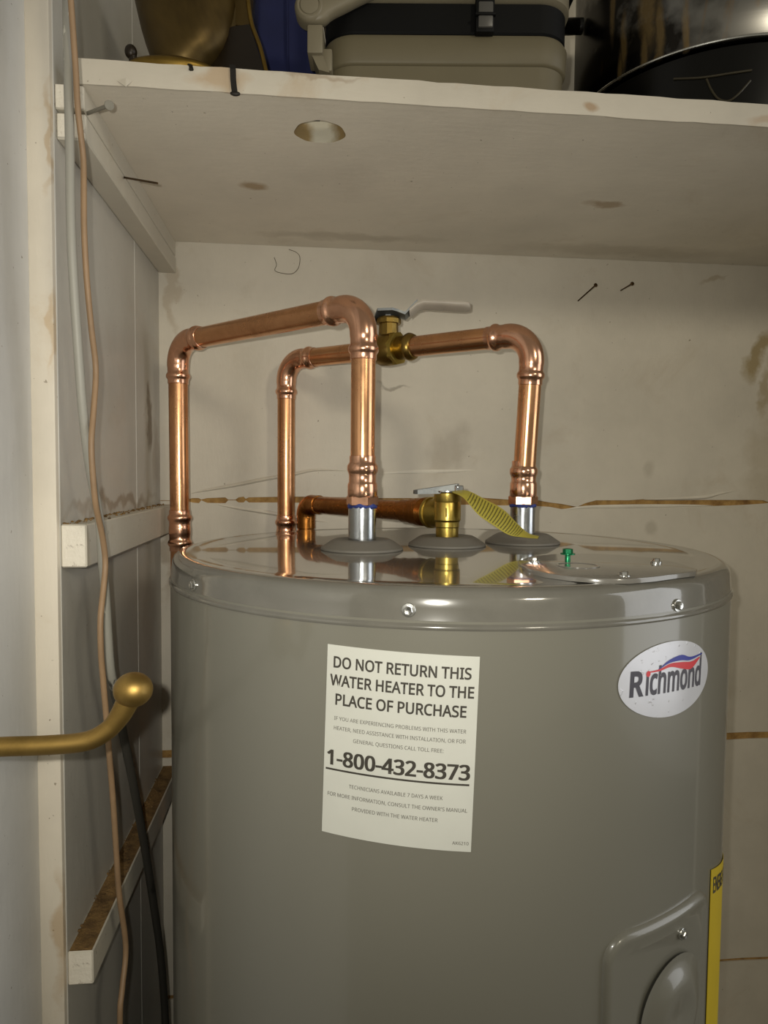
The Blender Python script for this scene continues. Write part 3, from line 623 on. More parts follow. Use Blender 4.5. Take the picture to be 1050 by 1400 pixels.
# ------------------------------------------------ lettering
# letter outlines: advance width and contours (thousandths)
GLYPHS = {
"'": [152,[[57,306,44,480,107,480,94,306]]],
",": [180,[[28,-87,32,-67,37,-47,42,-25,47,-3,51,19,55,40,58,60,61,78,124,78,129,71,124,52,118,33,112,13,104,-8,96,-29,87,-49,79,-68,71,-87]]],
"-": [217,[[27,154,27,206,189,206,189,154]]],
"0": [385,[[191,-7,153,-3,121,10,93,30,72,59,55,95,43,137,35,186,33,240,34,278,37,313,42,344,49,373,58,399,69,422,83,441,99,458,118,470,140,480,164,485,191,487,229,483,262,471,289,450,312,422,329,386,341,344,349,296,351,240,350,203,347,169,342,137,335,108,326,82,314,59,300,39,284,23,265,10,243,1,219,-5],[191,44,216,47,237,56,255,71,268,92,278,120,286,154,290,194,291,240,290,286,286,326,278,360,268,388,255,409,237,424,216,433,191,437,166,433,145,424,128,409,115,388,105,360,98,326,93,286,92,240,93,194,98,154,105,120,115,93,128,71,145,56,166,47]]],
"1": [385,[[181,0,181,335,181,349,181,361,181,372,181,381,182,390,182,399,183,408,183,418,178,413,173,408,168,404,164,400,159,396,154,391,148,386,142,381,91,339,60,379,189,480,238,480,238,0]]],
"2": [385,[[32,0,32,49,158,176,175,194,191,210,206,226,219,240,231,254,241,268,249,282,257,296,262,310,266,324,269,339,269,355,268,374,263,390,256,404,246,415,233,424,219,431,203,435,185,436,168,435,152,433,137,429,123,424,110,417,96,409,83,400,69,390,38,430,52,441,68,452,85,461,102,470,121,477,141,482,162,485,185,486,217,484,245,478,270,467,291,452,308,434,320,412,327,387,330,359,329,340,326,322,321,305,314,288,306,272,296,256,284,240,271,224,257,207,241,190,225,173,207,155,107,56,107,54,349,54,349,0]]],
"3": [385,[[162,-7,143,-6,126,-5,108,-4,92,-1,76,2,60,7,45,13,30,19,30,75,46,68,62,61,78,56,95,51,113,48,130,45,146,44,163,43,193,45,218,49,239,57,256,68,268,82,277,98,282,117,284,138,282,159,275,176,264,191,249,202,229,211,206,217,180,221,150,222,103,222,103,273,150,273,178,274,202,279,223,287,240,298,253,311,263,326,269,344,271,363,269,380,265,394,257,407,247,417,234,426,219,432,202,435,183,437,165,436,147,434,131,430,117,425,103,419,89,412,76,405,62,396,33,437,46,446,62,455,78,464,96,471,116,478,137,483,159,485,183,486,218,484,248,478,274,467,294,453,311,435,322,415,329,392,331,367,329,344,324,324,316,306,304,290,290,277,273,267,253,258,232,253,232,250,259,245,282,237,302,227,318,214,330,198,339,179,344,159,346,136,345,116,341,97,335,79,326,62,315,47,302,33,285,21,266,11,245,3,220,-2,192,-6]]],
"4": [385,[[244,0,244,109,14,109,14,159,240,482,301,482,301,162,371,162,371,109,301,109,301,0],[72,162,244,162,244,313,244,330,244,345,244,359,245,372,245,385,246,396,246,408,247,419,244,419,242,413,238,406,235,399,231,392,227,384,223,378,219,372,216,367]]],
"6": [385,[[200,-7,178,-5,157,-1,137,6,118,16,100,29,84,45,71,64,59,86,49,111,42,139,38,170,37,205,38,231,39,256,42,281,46,307,51,331,59,354,68,376,79,397,92,417,108,434,125,449,146,462,169,473,195,480,224,485,257,486,264,486,271,486,279,485,288,485,296,484,303,483,310,482,316,480,316,430,309,432,303,433,296,435,288,436,281,437,273,437,266,438,258,438,236,437,215,434,197,429,181,422,166,414,153,404,142,393,132,380,124,366,117,351,111,335,106,318,102,301,100,282,97,263,96,244,100,244,109,255,119,266,130,275,143,284,158,291,174,296,193,299,214,300,243,298,270,291,294,279,314,262,331,241,343,216,350,187,353,154,350,119,342,87,329,60,311,36,289,17,263,4,233,-4],[199,43,220,45,238,50,254,58,268,70,279,86,288,105,293,128,294,154,293,176,288,195,281,212,271,227,258,239,242,247,223,252,201,254,186,253,172,251,159,246,146,241,135,234,126,226,117,217,110,208,104,197,100,187,98,177,97,166,97,151,100,137,103,123,108,108,115,95,122,82,132,71,142,61,155,53,168,48,183,44]]],
"7": [385,[[91,0,288,426,30,426,30,480,351,480,351,434,156,0]]],
"8": [385,[[193,-7,157,-5,125,2,98,12,75,27,56,46,43,68,36,93,33,122,34,138,36,153,41,167,47,179,54,191,63,202,72,212,83,221,95,229,107,237,119,244,132,251,115,261,100,273,86,285,73,299,62,314,54,332,50,351,48,372,50,390,53,406,59,421,67,434,77,446,89,456,103,465,118,473,135,479,153,483,171,485,191,486,222,484,249,479,273,470,295,457,312,440,325,421,333,398,335,371,334,357,332,344,328,332,323,321,316,311,308,301,299,292,289,283,279,275,268,268,256,260,244,254,258,247,272,239,285,231,298,222,309,213,319,203,328,192,336,181,342,168,347,155,350,140,351,124,348,96,340,70,327,48,308,29,285,13,258,2,228,-5],[194,277,211,284,226,293,240,302,253,312,263,324,271,337,275,352,277,369,275,385,271,399,263,411,253,421,240,429,226,434,209,437,191,439,173,437,157,434,143,429,130,421,120,411,112,399,108,385,106,369,107,357,109,347,113,337,118,328,124,320,132,312,140,305,150,299,160,293,171,288,182,282],[192,40,215,42,235,46,253,53,267,63,278,76,286,90,291,106,293,124,291,140,286,156,277,169,265,182,250,193,233,203,214,213,192,222,181,226,160,217,142,206,127,195,114,183,104,170,96,155,92,139,91,122,92,105,97,90,105,76,116,63,130,53,147,46,168,42]]],
":": [180,[[89,278,81,279,74,281,67,284,60,289,55,295,51,303,49,312,48,324,49,336,51,345,55,353,60,359,67,364,74,367,81,369,89,369,98,369,106,367,113,364,119,359,125,353,129,345,131,336,132,324,131,312,129,303,125,295,119,289,113,284,106,281,98,279],[89,-9,81,-9,74,-7,67,-3,60,1,55,8,51,15,49,25,48,36,49,48,51,57,55,65,60,71,67,76,74,79,81,81,89,81,98,81,106,79,113,76,119,71,125,65,129,57,131,48,132,36,131,25,129,15,125,8,119,1,113,-3,106,-7,98,-9]]],
"A": [430,[[0,0,187,482,242,482,428,0,366,0,308,148,118,148,61,0],[138,202,290,202,236,347,235,350,234,355,232,360,230,367,227,374,225,381,223,388,221,396,219,403,217,409,215,415,214,419,211,409,209,399,206,388,203,378,200,369,197,361,195,353,193,347]]],
"B": [437,[[65,0,65,480,202,480,244,478,281,473,312,465,338,453,358,437,373,417,381,391,384,361,383,340,378,322,371,305,361,290,348,278,332,268,314,260,293,255,293,251,308,248,322,244,335,240,348,234,359,227,369,218,378,209,386,197,392,185,397,170,399,154,400,136,397,106,389,79,375,55,356,36,331,20,303,9,270,2,234,0],[126,275,214,275,243,277,266,280,285,286,299,295,309,306,316,320,320,336,322,354,320,372,315,388,306,401,294,411,278,418,258,424,233,427,205,428,126,428],[126,51,222,51,252,53,276,57,296,65,311,76,322,89,330,105,334,122,336,141,334,159,329,175,321,189,310,202,294,212,274,219,248,224,218,225,126,225]]],
"C": [425,[[261,-7,226,-5,194,1,165,10,139,24,116,40,96,60,79,83,65,109,55,139,47,170,42,204,41,240,43,276,48,309,56,340,67,368,82,395,100,418,121,438,146,455,173,469,203,478,236,484,271,486,308,484,342,479,374,470,404,458,379,407,368,412,356,417,343,421,330,425,316,429,302,431,286,433,271,433,234,430,202,420,173,404,149,381,130,353,116,320,108,282,105,240,107,197,115,160,128,127,146,98,169,76,198,59,231,50,270,46,286,47,301,48,315,49,330,52,344,55,358,58,371,61,385,65,385,13,371,8,358,4,344,1,329,-2,314,-4,298,-6,280,-6]]],
"D": [491,[[65,0,65,480,213,480,248,478,281,473,311,464,338,453,363,438,385,419,404,398,420,374,433,346,442,315,447,282,449,244,445,187,433,138,412,96,383,61,347,35,304,15,255,4,199,0],[126,52,191,52,276,64,337,99,373,159,385,242,383,287,374,326,359,358,338,383,312,403,281,417,245,425,204,428,126,428]]],
"E": [374,[[65,0,65,480,333,480,333,426,126,426,126,277,321,277,321,224,126,224,126,53,333,53,333,0]]],
"F": [349,[[65,0,65,480,333,480,333,426,126,426,126,257,320,257,320,203,126,203,126,0]]],
"G": [489,[[271,-7,235,-5,202,1,172,10,145,23,121,40,100,59,82,82,67,108,56,137,48,169,43,203,41,240,43,276,48,310,58,341,71,370,87,396,107,419,129,439,155,456,185,469,217,479,252,484,289,486,309,486,329,484,347,482,366,479,383,475,400,470,417,464,433,458,410,406,397,411,383,416,368,421,352,425,336,429,320,431,303,433,286,433,245,430,210,420,178,404,152,381,131,353,116,320,107,282,104,240,105,212,109,186,114,161,123,139,133,118,146,100,162,84,181,70,202,59,226,52,254,47,285,46,300,46,314,47,327,48,338,49,349,51,360,53,369,55,379,57,379,199,273,199,273,253,439,253,439,18,420,12,400,7,380,3,361,-1,340,-3,318,-5,295,-6]]],
"H": [498,[[65,0,65,480,126,480,126,277,371,277,371,480,432,480,432,0,371,0,371,224,126,224,126,0]]],
"I": [228,[[27,0,27,35,83,48,83,431,27,445,27,480,200,480,200,445,144,431,144,48,200,35,200,0]]],
"K": [416,[[65,0,65,480,126,480,126,243,136,255,146,266,157,277,167,289,177,300,187,312,198,323,208,334,338,480,408,480,218,271,416,0,345,0,175,229,126,186,126,0]]],
"L": [352,[[65,0,65,480,126,480,126,54,335,54,335,0]]],
"M": [610,[[65,0,65,480,154,480,302,87,305,87,455,480,544,480,544,0,484,0,484,295,484,312,485,330,485,347,486,364,487,380,487,395,488,408,489,420,486,420,326,0,277,0,119,420,116,420,117,409,118,396,119,381,120,364,120,347,121,328,121,310,121,291,121,0]]],
"N": [511,[[65,0,65,480,135,480,391,83,394,83,393,89,393,96,392,105,392,115,391,126,391,137,390,149,390,162,389,174,389,186,389,198,389,209,389,480,445,480,445,0,375,0,118,398,116,398,117,386,117,372,118,357,119,340,120,322,120,304,121,286,121,268,121,0]]],
"O": [525,[[263,-7,227,-5,194,1,165,11,139,24,116,41,96,61,79,84,65,111,55,140,47,171,42,205,41,241,42,277,47,310,55,341,65,370,79,396,96,419,116,439,139,456,165,470,195,479,227,485,263,487,298,485,329,479,358,470,384,456,407,440,427,420,444,397,458,370,469,341,477,310,482,277,484,240,482,204,477,171,469,139,458,110,444,84,427,61,407,41,384,24,358,11,329,1,297,-5],[263,46,301,49,333,59,361,75,382,98,399,126,410,159,417,198,420,240,417,283,410,321,399,354,382,382,361,405,334,421,301,431,263,434,225,431,193,421,165,405,143,382,126,354,114,321,107,283,105,240,107,198,114,159,126,126,143,98,165,75,192,59,225,49]]],
"P": [407,[[65,0,65,480,192,480,236,477,273,470,304,459,329,443,348,422,361,398,369,370,372,338,371,319,368,300,362,282,354,264,344,248,330,233,314,220,294,208,272,199,245,192,215,188,181,187,126,187,126,0],[126,238,174,238,206,240,234,244,257,251,276,261,291,274,301,290,308,311,310,336,308,357,302,376,293,392,280,405,263,415,242,422,216,426,187,428,126,428]]],
"Q": [525,[[372,-114,279,-6,276,-6,274,-7,271,-7,270,-7,263,-7,227,-5,194,1,165,11,139,24,116,41,96,61,79,84,65,111,55,140,47,171,42,205,41,241,42,277,47,310,55,341,65,370,79,396,96,419,116,439,139,456,165,470,195,479,227,485,263,487,298,485,329,479,358,470,384,456,407,440,427,420,444,397,458,370,469,341,477,310,482,277,484,240,481,198,475,159,464,123,448,91,429,62,405,38,376,20,344,5,459,-114],[263,46,301,49,333,59,361,75,382,98,399,126,410,159,417,198,420,240,417,283,410,321,399,354,382,382,361,405,334,421,301,431,263,434,225,431,193,421,165,405,143,382,126,354,114,321,107,283,105,240,107,198,114,159,126,126,143,98,165,75,192,59,225,49]]],
"R": [418,[[65,0,65,480,197,480,239,477,275,471,305,460,329,446,348,426,361,403,369,375,372,343,371,325,369,308,364,293,358,279,350,267,342,256,332,247,322,239,311,232,300,225,288,220,276,215,408,0,337,0,221,198,126,198,126,0],[126,249,197,249,225,251,248,255,267,262,283,272,294,285,303,301,308,319,310,340,308,362,303,381,294,396,281,407,265,416,245,422,222,426,194,427,126,427]]],
"S": [369,[[166,-7,146,-6,127,-5,109,-3,91,-1,75,3,60,7,46,11,34,16,34,74,47,69,61,64,77,59,94,54,112,51,131,48,150,46,169,46,194,47,216,51,234,57,249,66,261,78,270,91,275,106,277,123,276,134,274,145,271,154,267,163,261,170,253,178,243,185,232,192,219,199,203,207,184,214,164,222,135,233,110,246,89,261,72,276,58,294,48,314,42,338,40,364,42,382,45,400,51,415,60,429,70,442,83,454,97,463,114,471,132,478,151,483,172,485,193,486,213,486,231,484,249,482,266,479,282,475,297,470,312,465,326,459,307,408,294,413,281,418,267,422,253,426,238,429,223,431,208,433,192,433,171,432,153,428,137,422,124,414,114,404,107,392,103,378,101,363,102,352,104,341,107,332,111,323,117,315,125,308,134,301,144,294,157,288,171,281,188,274,206,267,227,259,245,251,262,242,278,233,291,224,303,214,314,203,322,191,329,178,333,163,336,146,337,128,334,98,326,72,311,48,291,29,266,13,236,2,203,-4]]],
"T": [374,[[156,0,156,426,7,426,7,480,366,480,366,426,217,426,217,0]]],
"U": [491,[[243,-7,201,-4,164,5,133,21,107,42,87,68,72,98,63,133,60,171,60,480,121,480,121,169,123,141,129,117,138,96,152,78,170,64,191,54,217,48,246,46,277,48,303,54,324,65,341,80,354,99,363,120,368,143,370,169,370,480,430,480,430,169,429,145,425,122,418,100,410,80,398,61,384,44,368,29,348,16,326,6,301,-1,274,-5]]],
"V": [403,[[171,0,0,480,63,480,171,172,176,157,181,143,185,130,189,117,193,104,196,91,199,79,201,67,204,79,207,91,210,104,214,117,217,130,222,144,227,158,232,173,339,480,403,480,232,0]]],
"W": [625,[[135,0,8,480,71,480,146,187,150,171,153,156,157,141,160,127,162,113,165,99,167,86,169,73,170,86,173,100,175,114,179,130,182,145,186,160,190,175,194,190,279,480,341,480,429,188,434,173,438,157,442,142,445,127,448,112,451,98,453,85,455,73,457,85,459,98,462,112,465,127,468,141,471,156,475,172,479,187,553,480,616,480,488,0,427,0,334,314,323,353,320,363,318,372,316,380,314,388,310,409,309,403,308,395,305,385,303,372,299,357,295,343,291,328,287,312,196,0]]],
"X": [394,[[3,0,162,250,13,480,80,480,197,291,316,480,379,480,231,251,391,0,322,0,195,208,66,0]]],
"Y": [381,[[160,0,160,183,0,480,66,480,190,244,315,480,380,480,220,186,220,0]]],
"c": [323,[[201,-7,178,-5,156,-2,136,4,117,13,99,24,83,38,70,54,58,73,49,95,42,120,38,147,37,178,38,210,42,238,49,264,59,286,71,306,85,322,101,336,119,347,139,356,160,362,182,365,206,367,219,366,233,365,246,363,259,361,271,358,282,355,292,351,300,347,282,298,274,301,265,304,255,307,244,310,234,312,224,314,214,315,204,315,158,306,125,281,105,238,98,179,100,148,105,121,113,98,124,79,138,64,156,53,177,46,201,44,215,45,229,46,241,48,253,50,264,54,274,57,285,61,294,65,294,13,285,8,275,4,265,1,254,-2,243,-4,230,-5,216,-6]]],
"d": [414,[[185,-7,153,-4,124,5,99,20,77,40,60,66,47,98,39,136,37,179,39,223,47,261,60,293,78,319,100,340,125,355,153,364,185,367,205,366,223,363,239,358,254,351,266,343,278,334,288,324,297,314,301,314,300,319,300,324,299,331,299,339,298,348,297,355,297,361,297,367,297,510,356,510,356,0,308,0,300,48,297,48,288,37,278,27,267,18,254,9,239,2,223,-3,205,-6],[194,42,221,44,243,50,261,60,274,74,284,91,292,113,296,138,298,168,298,179,296,210,292,238,285,262,275,282,262,297,244,309,221,315,193,318,171,315,152,308,135,296,122,280,111,259,104,235,100,208,98,178,100,148,104,121,111,98,122,78,135,62,152,51,171,45]]],
"h": [416,[[57,0,57,510,116,510,116,361,116,347,115,335,114,322,113,310,117,310,126,323,137,334,150,344,164,352,179,358,195,362,212,365,229,366,260,364,287,358,309,348,328,335,342,317,352,294,359,267,361,234,361,0,302,0,302,230,297,268,282,295,257,312,222,317,194,315,171,309,152,298,139,283,129,264,122,242,118,216,116,186,116,0]]],
"i": [174,[[57,0,57,360,116,360,116,0]]],
"m": [628,[[57,0,57,360,105,360,113,311,117,311,126,324,137,336,149,345,162,353,177,359,192,363,207,366,223,367,262,363,293,352,317,333,333,306,336,306,346,321,358,333,371,344,386,352,402,358,418,363,435,366,452,367,481,365,505,359,526,349,543,335,557,317,566,295,572,267,574,234,574,0,515,0,515,232,511,269,497,296,474,312,442,317,418,315,397,309,380,300,367,287,357,270,350,250,346,226,345,199,345,0,286,0,286,232,281,269,268,296,245,312,212,317,187,315,166,309,150,298,137,283,128,265,121,242,117,216,116,187,116,0]]],
"n": [416,[[57,0,57,360,105,360,113,311,117,311,126,324,138,336,151,345,165,353,181,359,197,363,213,366,230,367,261,365,287,359,309,349,328,335,342,317,352,295,359,267,361,234,361,0,302,0,302,230,297,268,282,295,257,312,222,317,194,315,171,309,153,298,139,283,129,265,122,242,118,216,116,187,116,0]]],
"o": [407,[[202,-7,179,-5,157,-1,136,6,117,15,100,27,84,42,70,59,58,79,49,101,42,125,38,152,37,181,40,223,48,260,62,292,82,318,106,339,135,355,168,364,204,367,228,365,250,361,271,354,290,345,308,333,324,318,337,301,349,282,358,260,365,236,369,209,370,181,367,139,359,101,345,69,325,42,300,21,271,6,239,-4],[203,42,229,45,251,52,269,63,283,80,295,100,303,123,307,150,309,181,307,211,303,238,295,261,283,281,269,297,251,308,229,315,203,317,177,315,155,308,137,297,123,281,112,261,104,238,100,211,98,181,100,150,104,123,112,100,123,80,138,63,156,52,178,45]]],
" ": [175,[]],
}
CAP = 479.5
def put_text(mb, body, cx, cv, width, cap, fn, bold=0.0, base=False):
    """text centred on cx, fitted to width and capital height, mapped through fn(u, v)"""
    cu = bpy.data.curves.new('lettering', 'CURVE'); cu.dimensions = '2D'; cu.fill_mode = 'FRONT'; cu.offset = bold
    pen = 0
    for ch in body:
        adv, cont = GLYPHS[ch]
        for c in cont:
            sp = cu.splines.new('POLY'); n = len(c)//2; sp.points.add(n-1)
            for k in range(n): sp.points[k].co = ((c[2*k]+pen)/CAP, c[2*k+1]/CAP, 0, 1)
            sp.use_cyclic_u = True
        pen += adv
    o = bpy.data.objects.new('lettering', cu); COL.objects.link(o)
    dg = bpy.context.evaluated_depsgraph_get(); dg.update()
    me = bpy.data.meshes.new_from_object(o.evaluated_get(dg)); b = bmesh.new(); b.from_mesh(me)
    bpy.data.objects.remove(o); bpy.data.curves.remove(cu); bpy.data.meshes.remove(me)
    xs = [v.co.x for v in b.verts]; sx_ = width/(max(xs)-min(xs)); mx = (max(xs)+min(xs))/2
    for v in b.verts: v.co = fn(cx + (v.co.x-mx)*sx_, cv + v.co.y*cap - (0 if base else cap/2))
    mb.add(b)
LW, LH = 0.1020, 0.1290; LO = V((-0.1264, -0.1133)); ang = -0.0300; ca, sa = math.cos(ang), math.sin(ang)
def lab(u, v, d=0.0):
    """label coordinates: u 0..LW to the right, v 0..-LH downwards"""
    return cyl(LO.x + u*ca - v*sa, LO.y + u*sa + v*ca, 0.0006 + d)
rows = [[lab(LW*i/30, -LH*j/4) for i in range(31)] for j in range(5)]
lb = obj('label_sheet', MB().grid(rows, thick=lambda p: (V((XC, YT, p.z)) - p).normalized()*0.0004), M['paper'], wh)
lb['label'] = 'white paper notice with large dark lettering and a phone number'
def T(mb, body, cv, width, cap, bold, cx=0.5):
    put_text(mb, body, cx*LW, -cv*LH, width*LW, cap*LH, lambda u, v: lab(u, v, 0.00018), bold)
mb = MB()
T(mb, 'DO NOT RETURN THIS', .088, .905, .056, .036)
T(mb, 'WATER HEATER TO THE', .183, .948, .056, .036)
T(mb, 'PLACE OF PURCHASE', .282, .862, .056, .036)
T(mb, '1-800-432-8373', .592, .945, .076, .026, 0.494); T(mb, '1-800-432-8373', .592, .945, .076, .026, 0.500)
rows = [[lab(LW*(.015 + .955*i/24), -LH*q, 0.00018) for i in range(25)] for q in (.650, .6600)]
mb.grid(rows)
obj('lettering', mb, M['ink'], lb, smooth=0, recalc=False)
mb = MB()
T(mb, 'IF YOU ARE EXPERIENCING PROBLEMS WITH THIS WATER', .382, .87, .0195, 0.0)
T(mb, 'HEATER, NEED ASSISTANCE WITH INSTALLATION, OR FOR', .433, .87, .0195, 0.0)
T(mb, 'GENERAL QUESTIONS CALL TOLL FREE:', .487, .593, .0195, 0.0)
obj('small_print', mb, M['ink_fine'], lb, smooth=0, recalc=False); mb = MB()
T(mb, 'TECHNICIANS AVAILABLE 7 DAYS A WEEK', .730, .62, .0195, 0.0, .495)
T(mb, "FOR MORE INFORMATION, CONSULT THE OWNER'S MANUAL", .787, .93, .0195, 0.0)
T(mb, 'PROVIDED WITH THE WATER HEATER', .846, .567, .0195, 0.0, .495)
obj('small_print', mb, M['ink_fine'], lb, smooth=0, recalc=False)
mb = MB(); T(mb, 'AK6210', .957, .105, .0165, 0.0, .93)
obj('part_number', mb, M['ink_fine'], lb, smooth=0, recalc=False)
# oval badge
la = -0.045; lc, ls = math.cos(la), math.sin(la)
def badge(u, v, d=0.0): return cyl(0.1258 + u*lc - v*ls, -0.1420 + u*ls + v*lc, 0.0007 + d)
rows = []
for i in range(9):
    rows.append([badge(0.0518*(i/8)*math.cos(2*PI*k/72), 0.0268*(i/8)*math.sin(2*PI*k/72)) for k in range(73)])
bd = obj('badge_sticker', MB().grid(rows), M['sticker'], wh)
bd['label'] = 'oval silver sticker with dark wordmark under a blue and red wave'
mb = MB(); b_fn = lambda u, v: badge(u, v, 0.0002)
# letter heights: baseline v = -0.0095
put_text(mb, 'R', -0.0352, -0.0085, 0.0130, 0.0160, b_fn, 0.060, True)
put_text(mb, 'ichmond', 0.0062, -0.0085, 0.0660, 0.0175, b_fn, 0.045, True)
mb.grid([[badge(0.0372, v, 0.0002), badge(0.0391, v, 0.0002)] for v in (0.0, 0.0075, 0.0150)])
obj('lettering', mb, M['word'], bd, smooth=0, recalc=False)
def band(up, lo, mt, name):
    U = lerp_path([V((a, b, 0)) for a, b in up], 6); L = lerp_path([V((a, b, 0)) for a, b in lo], 6)
    obj(name, MB().grid([[badge(p.x, p.y, 0.00025) for p in U], [badge(p.x, p.y, 0.00025) for p in L]]), mt, bd, smooth=0, recalc=False)
band([(-0.015, 0.0085), (-0.004, 0.0138), (0.010, 0.0162), (0.022, 0.0136), (0.0395, 0.0145)], [(-0.015, 0.0080), (-0.004, 0.0115), (0.010, 0.0122), (0.022, 0.0112), (0.0395, 0.0138)], M['blue_ink'], 'blue_wave')
band([(-0.0265, 0.0072), (-0.014, 0.0083), (-0.002, 0.0112), (0.012, 0.0108), (0.024, 0.0100), (0.0360, 0.0122)], [(-0.0265, 0.0064), (-0.014, 0.0068), (-0.002, 0.0086), (0.012, 0.0060), (0.024, 0.0048), (0.0360, 0.0112)], M['red_ink'], 'red_wave')
mb = MB(); mb.grid([[badge(-0.0252 + 0.0021*r*math.cos(2*PI*k/16), 0.0058 + 0.0021*r*math.sin(2*PI*k/16), 0.00025) for k in range(17)] for r in (0, 1)])
obj('red_dot', mb, M['red_ink'], bd, smooth=0, recalc=False)
# yellow label round the right side
rows = [[cyl(0.2012 + 0.09*i/20, -0.3086 - 0.22*j/6 - 0.30*0.09*(i/20), 0.0009) for i in range(21)] for j in range(7)]
yl = obj('energy_label', MB().grid(rows, thick=lambda p: (V((XC, YT, p.z)) - p).normalized()*0.0004), M['yellow'], wh)
yl['label'] = 'yellow paper label wrapped round the right side'
mb = MB(); put_text(mb, 'ENERGYGUIDE', 0.049, -0.0135, 0.086, 0.0125, lambda u, v: cyl(0.2012 + u, -0.3086 + v - 0.30*u, 0.00115), 0.03)
obj('lettering', mb, M['ink'], yl, smooth=0, recalc=False)

# ------------------------------------------------------------------ copper work
PRr = 0.0118
CUP = [(0, 1.01), (0.0004, 1.075), (0.0052, 1.075), (0.0064, 1.13), (0.0076, 1.21), (0.0090, 1.245), (0.0108, 1.245), (0.0124, 1.21), (0.0136, 1.13), (0.0150, 1.085), (0.0200, 1.085), (0.0215, 1.12), (0.0240, 1.125)]
def elbow(C, a, b, name='elbow', mt='copper_new', parent=None, r=PRr, rb=0.026, cup=0.024, bulge=1.125, prof=CUP):
    """press elbow with its corner at C, opening along a and b; returns the two open ends"""
    C = V(C); a = V(a).normalized(); b = V(b).normalized()
    th = math.acos(max(-1, min(1, a.dot(b)))); t_ = rb/math.tan(th/2)
    A, B = C + a*t_, C + b*t_; cen = C + (a+b).normalized()*(rb/math.sin(th/2))
    pts, rad = [], []
    for s_, k in prof:
        pts.append(A + a*(cup-s_)); rad.append(r*k)
    va, vb = A-cen, B-cen; phi = va.angle(vb); ax = va.cross(vb).normalized()
    for k in range(1, 15):
        pts.append(cen + Quaternion(ax, phi*k/15) @ va); rad.append(r*bulge)
    for s_, k in prof[::-1]:
        pts.append(B + b*(cup-s_)); rad.append(r*k)
    obj(name, MB().sweep(pts, rad, 32), M[mt], parent, smooth=60)
    return A + a*cup, B + b*cup
def pipe(a, b, parent, mt='copper', r=PRr, name='pipe'):
    a, b = V(a), V(b); obj(name, MB().sweep([a + (b-a)*(k/8) for k in range(9)], r, 32), M[mt], parent, smooth=60)
def adapter(p, z0, zpix, parent):
    """threaded press adapter: hex foot, barrel, bead and collar; zpix = heights of hex top, step, bead bottom, bead top, end"""
    zh, zs, zb0, zb1, ze = zpix; c = V((p.x, p.y, 0)); k = PRr
    obj('adapter', MB().lathe(c, (0, 0, 1), [(k*1.12, zh-0.002), (k*1.22, zh), (k*1.22, zs-0.001), (k*1.17, zs+0.0005), (k*1.12, zs+0.0015), (k*1.12, zb0-0.003), (k*1.17, zb0-0.001), (k*1.255, zb0+0.001), (k*1.27, (zb0+zb1)/2), (k*1.255, zb1-0.001), (k*1.15, zb1+0.0008), (k*1.08, zb1+0.0022), (k*1.08, ze-0.0004), (k*1.0, ze)], 40), M['copper_new'], parent, smooth=40)
    b = MB().lathe(c, (0, 0, 1), [(k*1.20, z0-0.0005), (k*1.33, z0+0.0008), (k*1.33, zh-0.0008), (k*1.2, zh+0.0006)], 6)
    obj('hex_foot', b, M['copper_new'], parent, smooth=30)
pF, pR = PORTS['front'], PORTS['right']
# --- run 1: front port up, back to the left, down behind the tank
run1 = thing('copper_pipe_run', (pF.x, pF.y, NT_F), 'nearer copper pipe bend rising from the front port and dropping at the far left', 'pipe')
zz_ = [zpx(y, pF, 493) for y in (678, 661, 645, 635, 623)]
adapter(pF, NT_F, zz_, run1)
cF = V((pF.x, pF.y, zpx(417, pF, 494))); cL = at(243, 466, 0.905); cL.z = (cL.z*0.5 + cF.z*0.5)
dirL = (cL-cF).normalized()
e1a, e1b = elbow(cF, (0, 0, -1), dirL, parent=run1, rb=0.028)
lb_ = at(246, 700, 0.905); low = V((cL.x+0.0015, cL.y, -0.16))
dn = (low-cL).normalized()
e2a, e2b = elbow(cL, -dirL, dn, parent=run1, rb=0.028)
pipe((pF.x, pF.y, zz_[1]), e1a + V((0, 0, 0.012)), run1)
pipe(e1b - dirL*0.012, e2a + dirL*0.012, run1)
zc_ = at(244, 697, cL.y).z
pipe(e2b - dn*0.012, cL + dn*((cL.z-zc_)/abs(dn.z) + 0.01), run1)
def coupling(top, d, L, parent):
    d = V(d).normalized(); pr_ = [(s_, k*1.02) for s_, k in CUP] 
    full = pr_ + [(L - s_, k) for s_, k in pr_[::-1]]
    obj('coupling', MB().sweep([V(top) + d*s_ for s_, k in full], [PRr*k for s_, k in full], 32), M['copper_new'], parent, smooth=60)
tp = cL + dn*((cL.z-zc_)/abs(dn.z)); coupling(tp, dn, 0.052, run1)
pipe(tp + dn*0.040, tp + dn*0.5, run1)
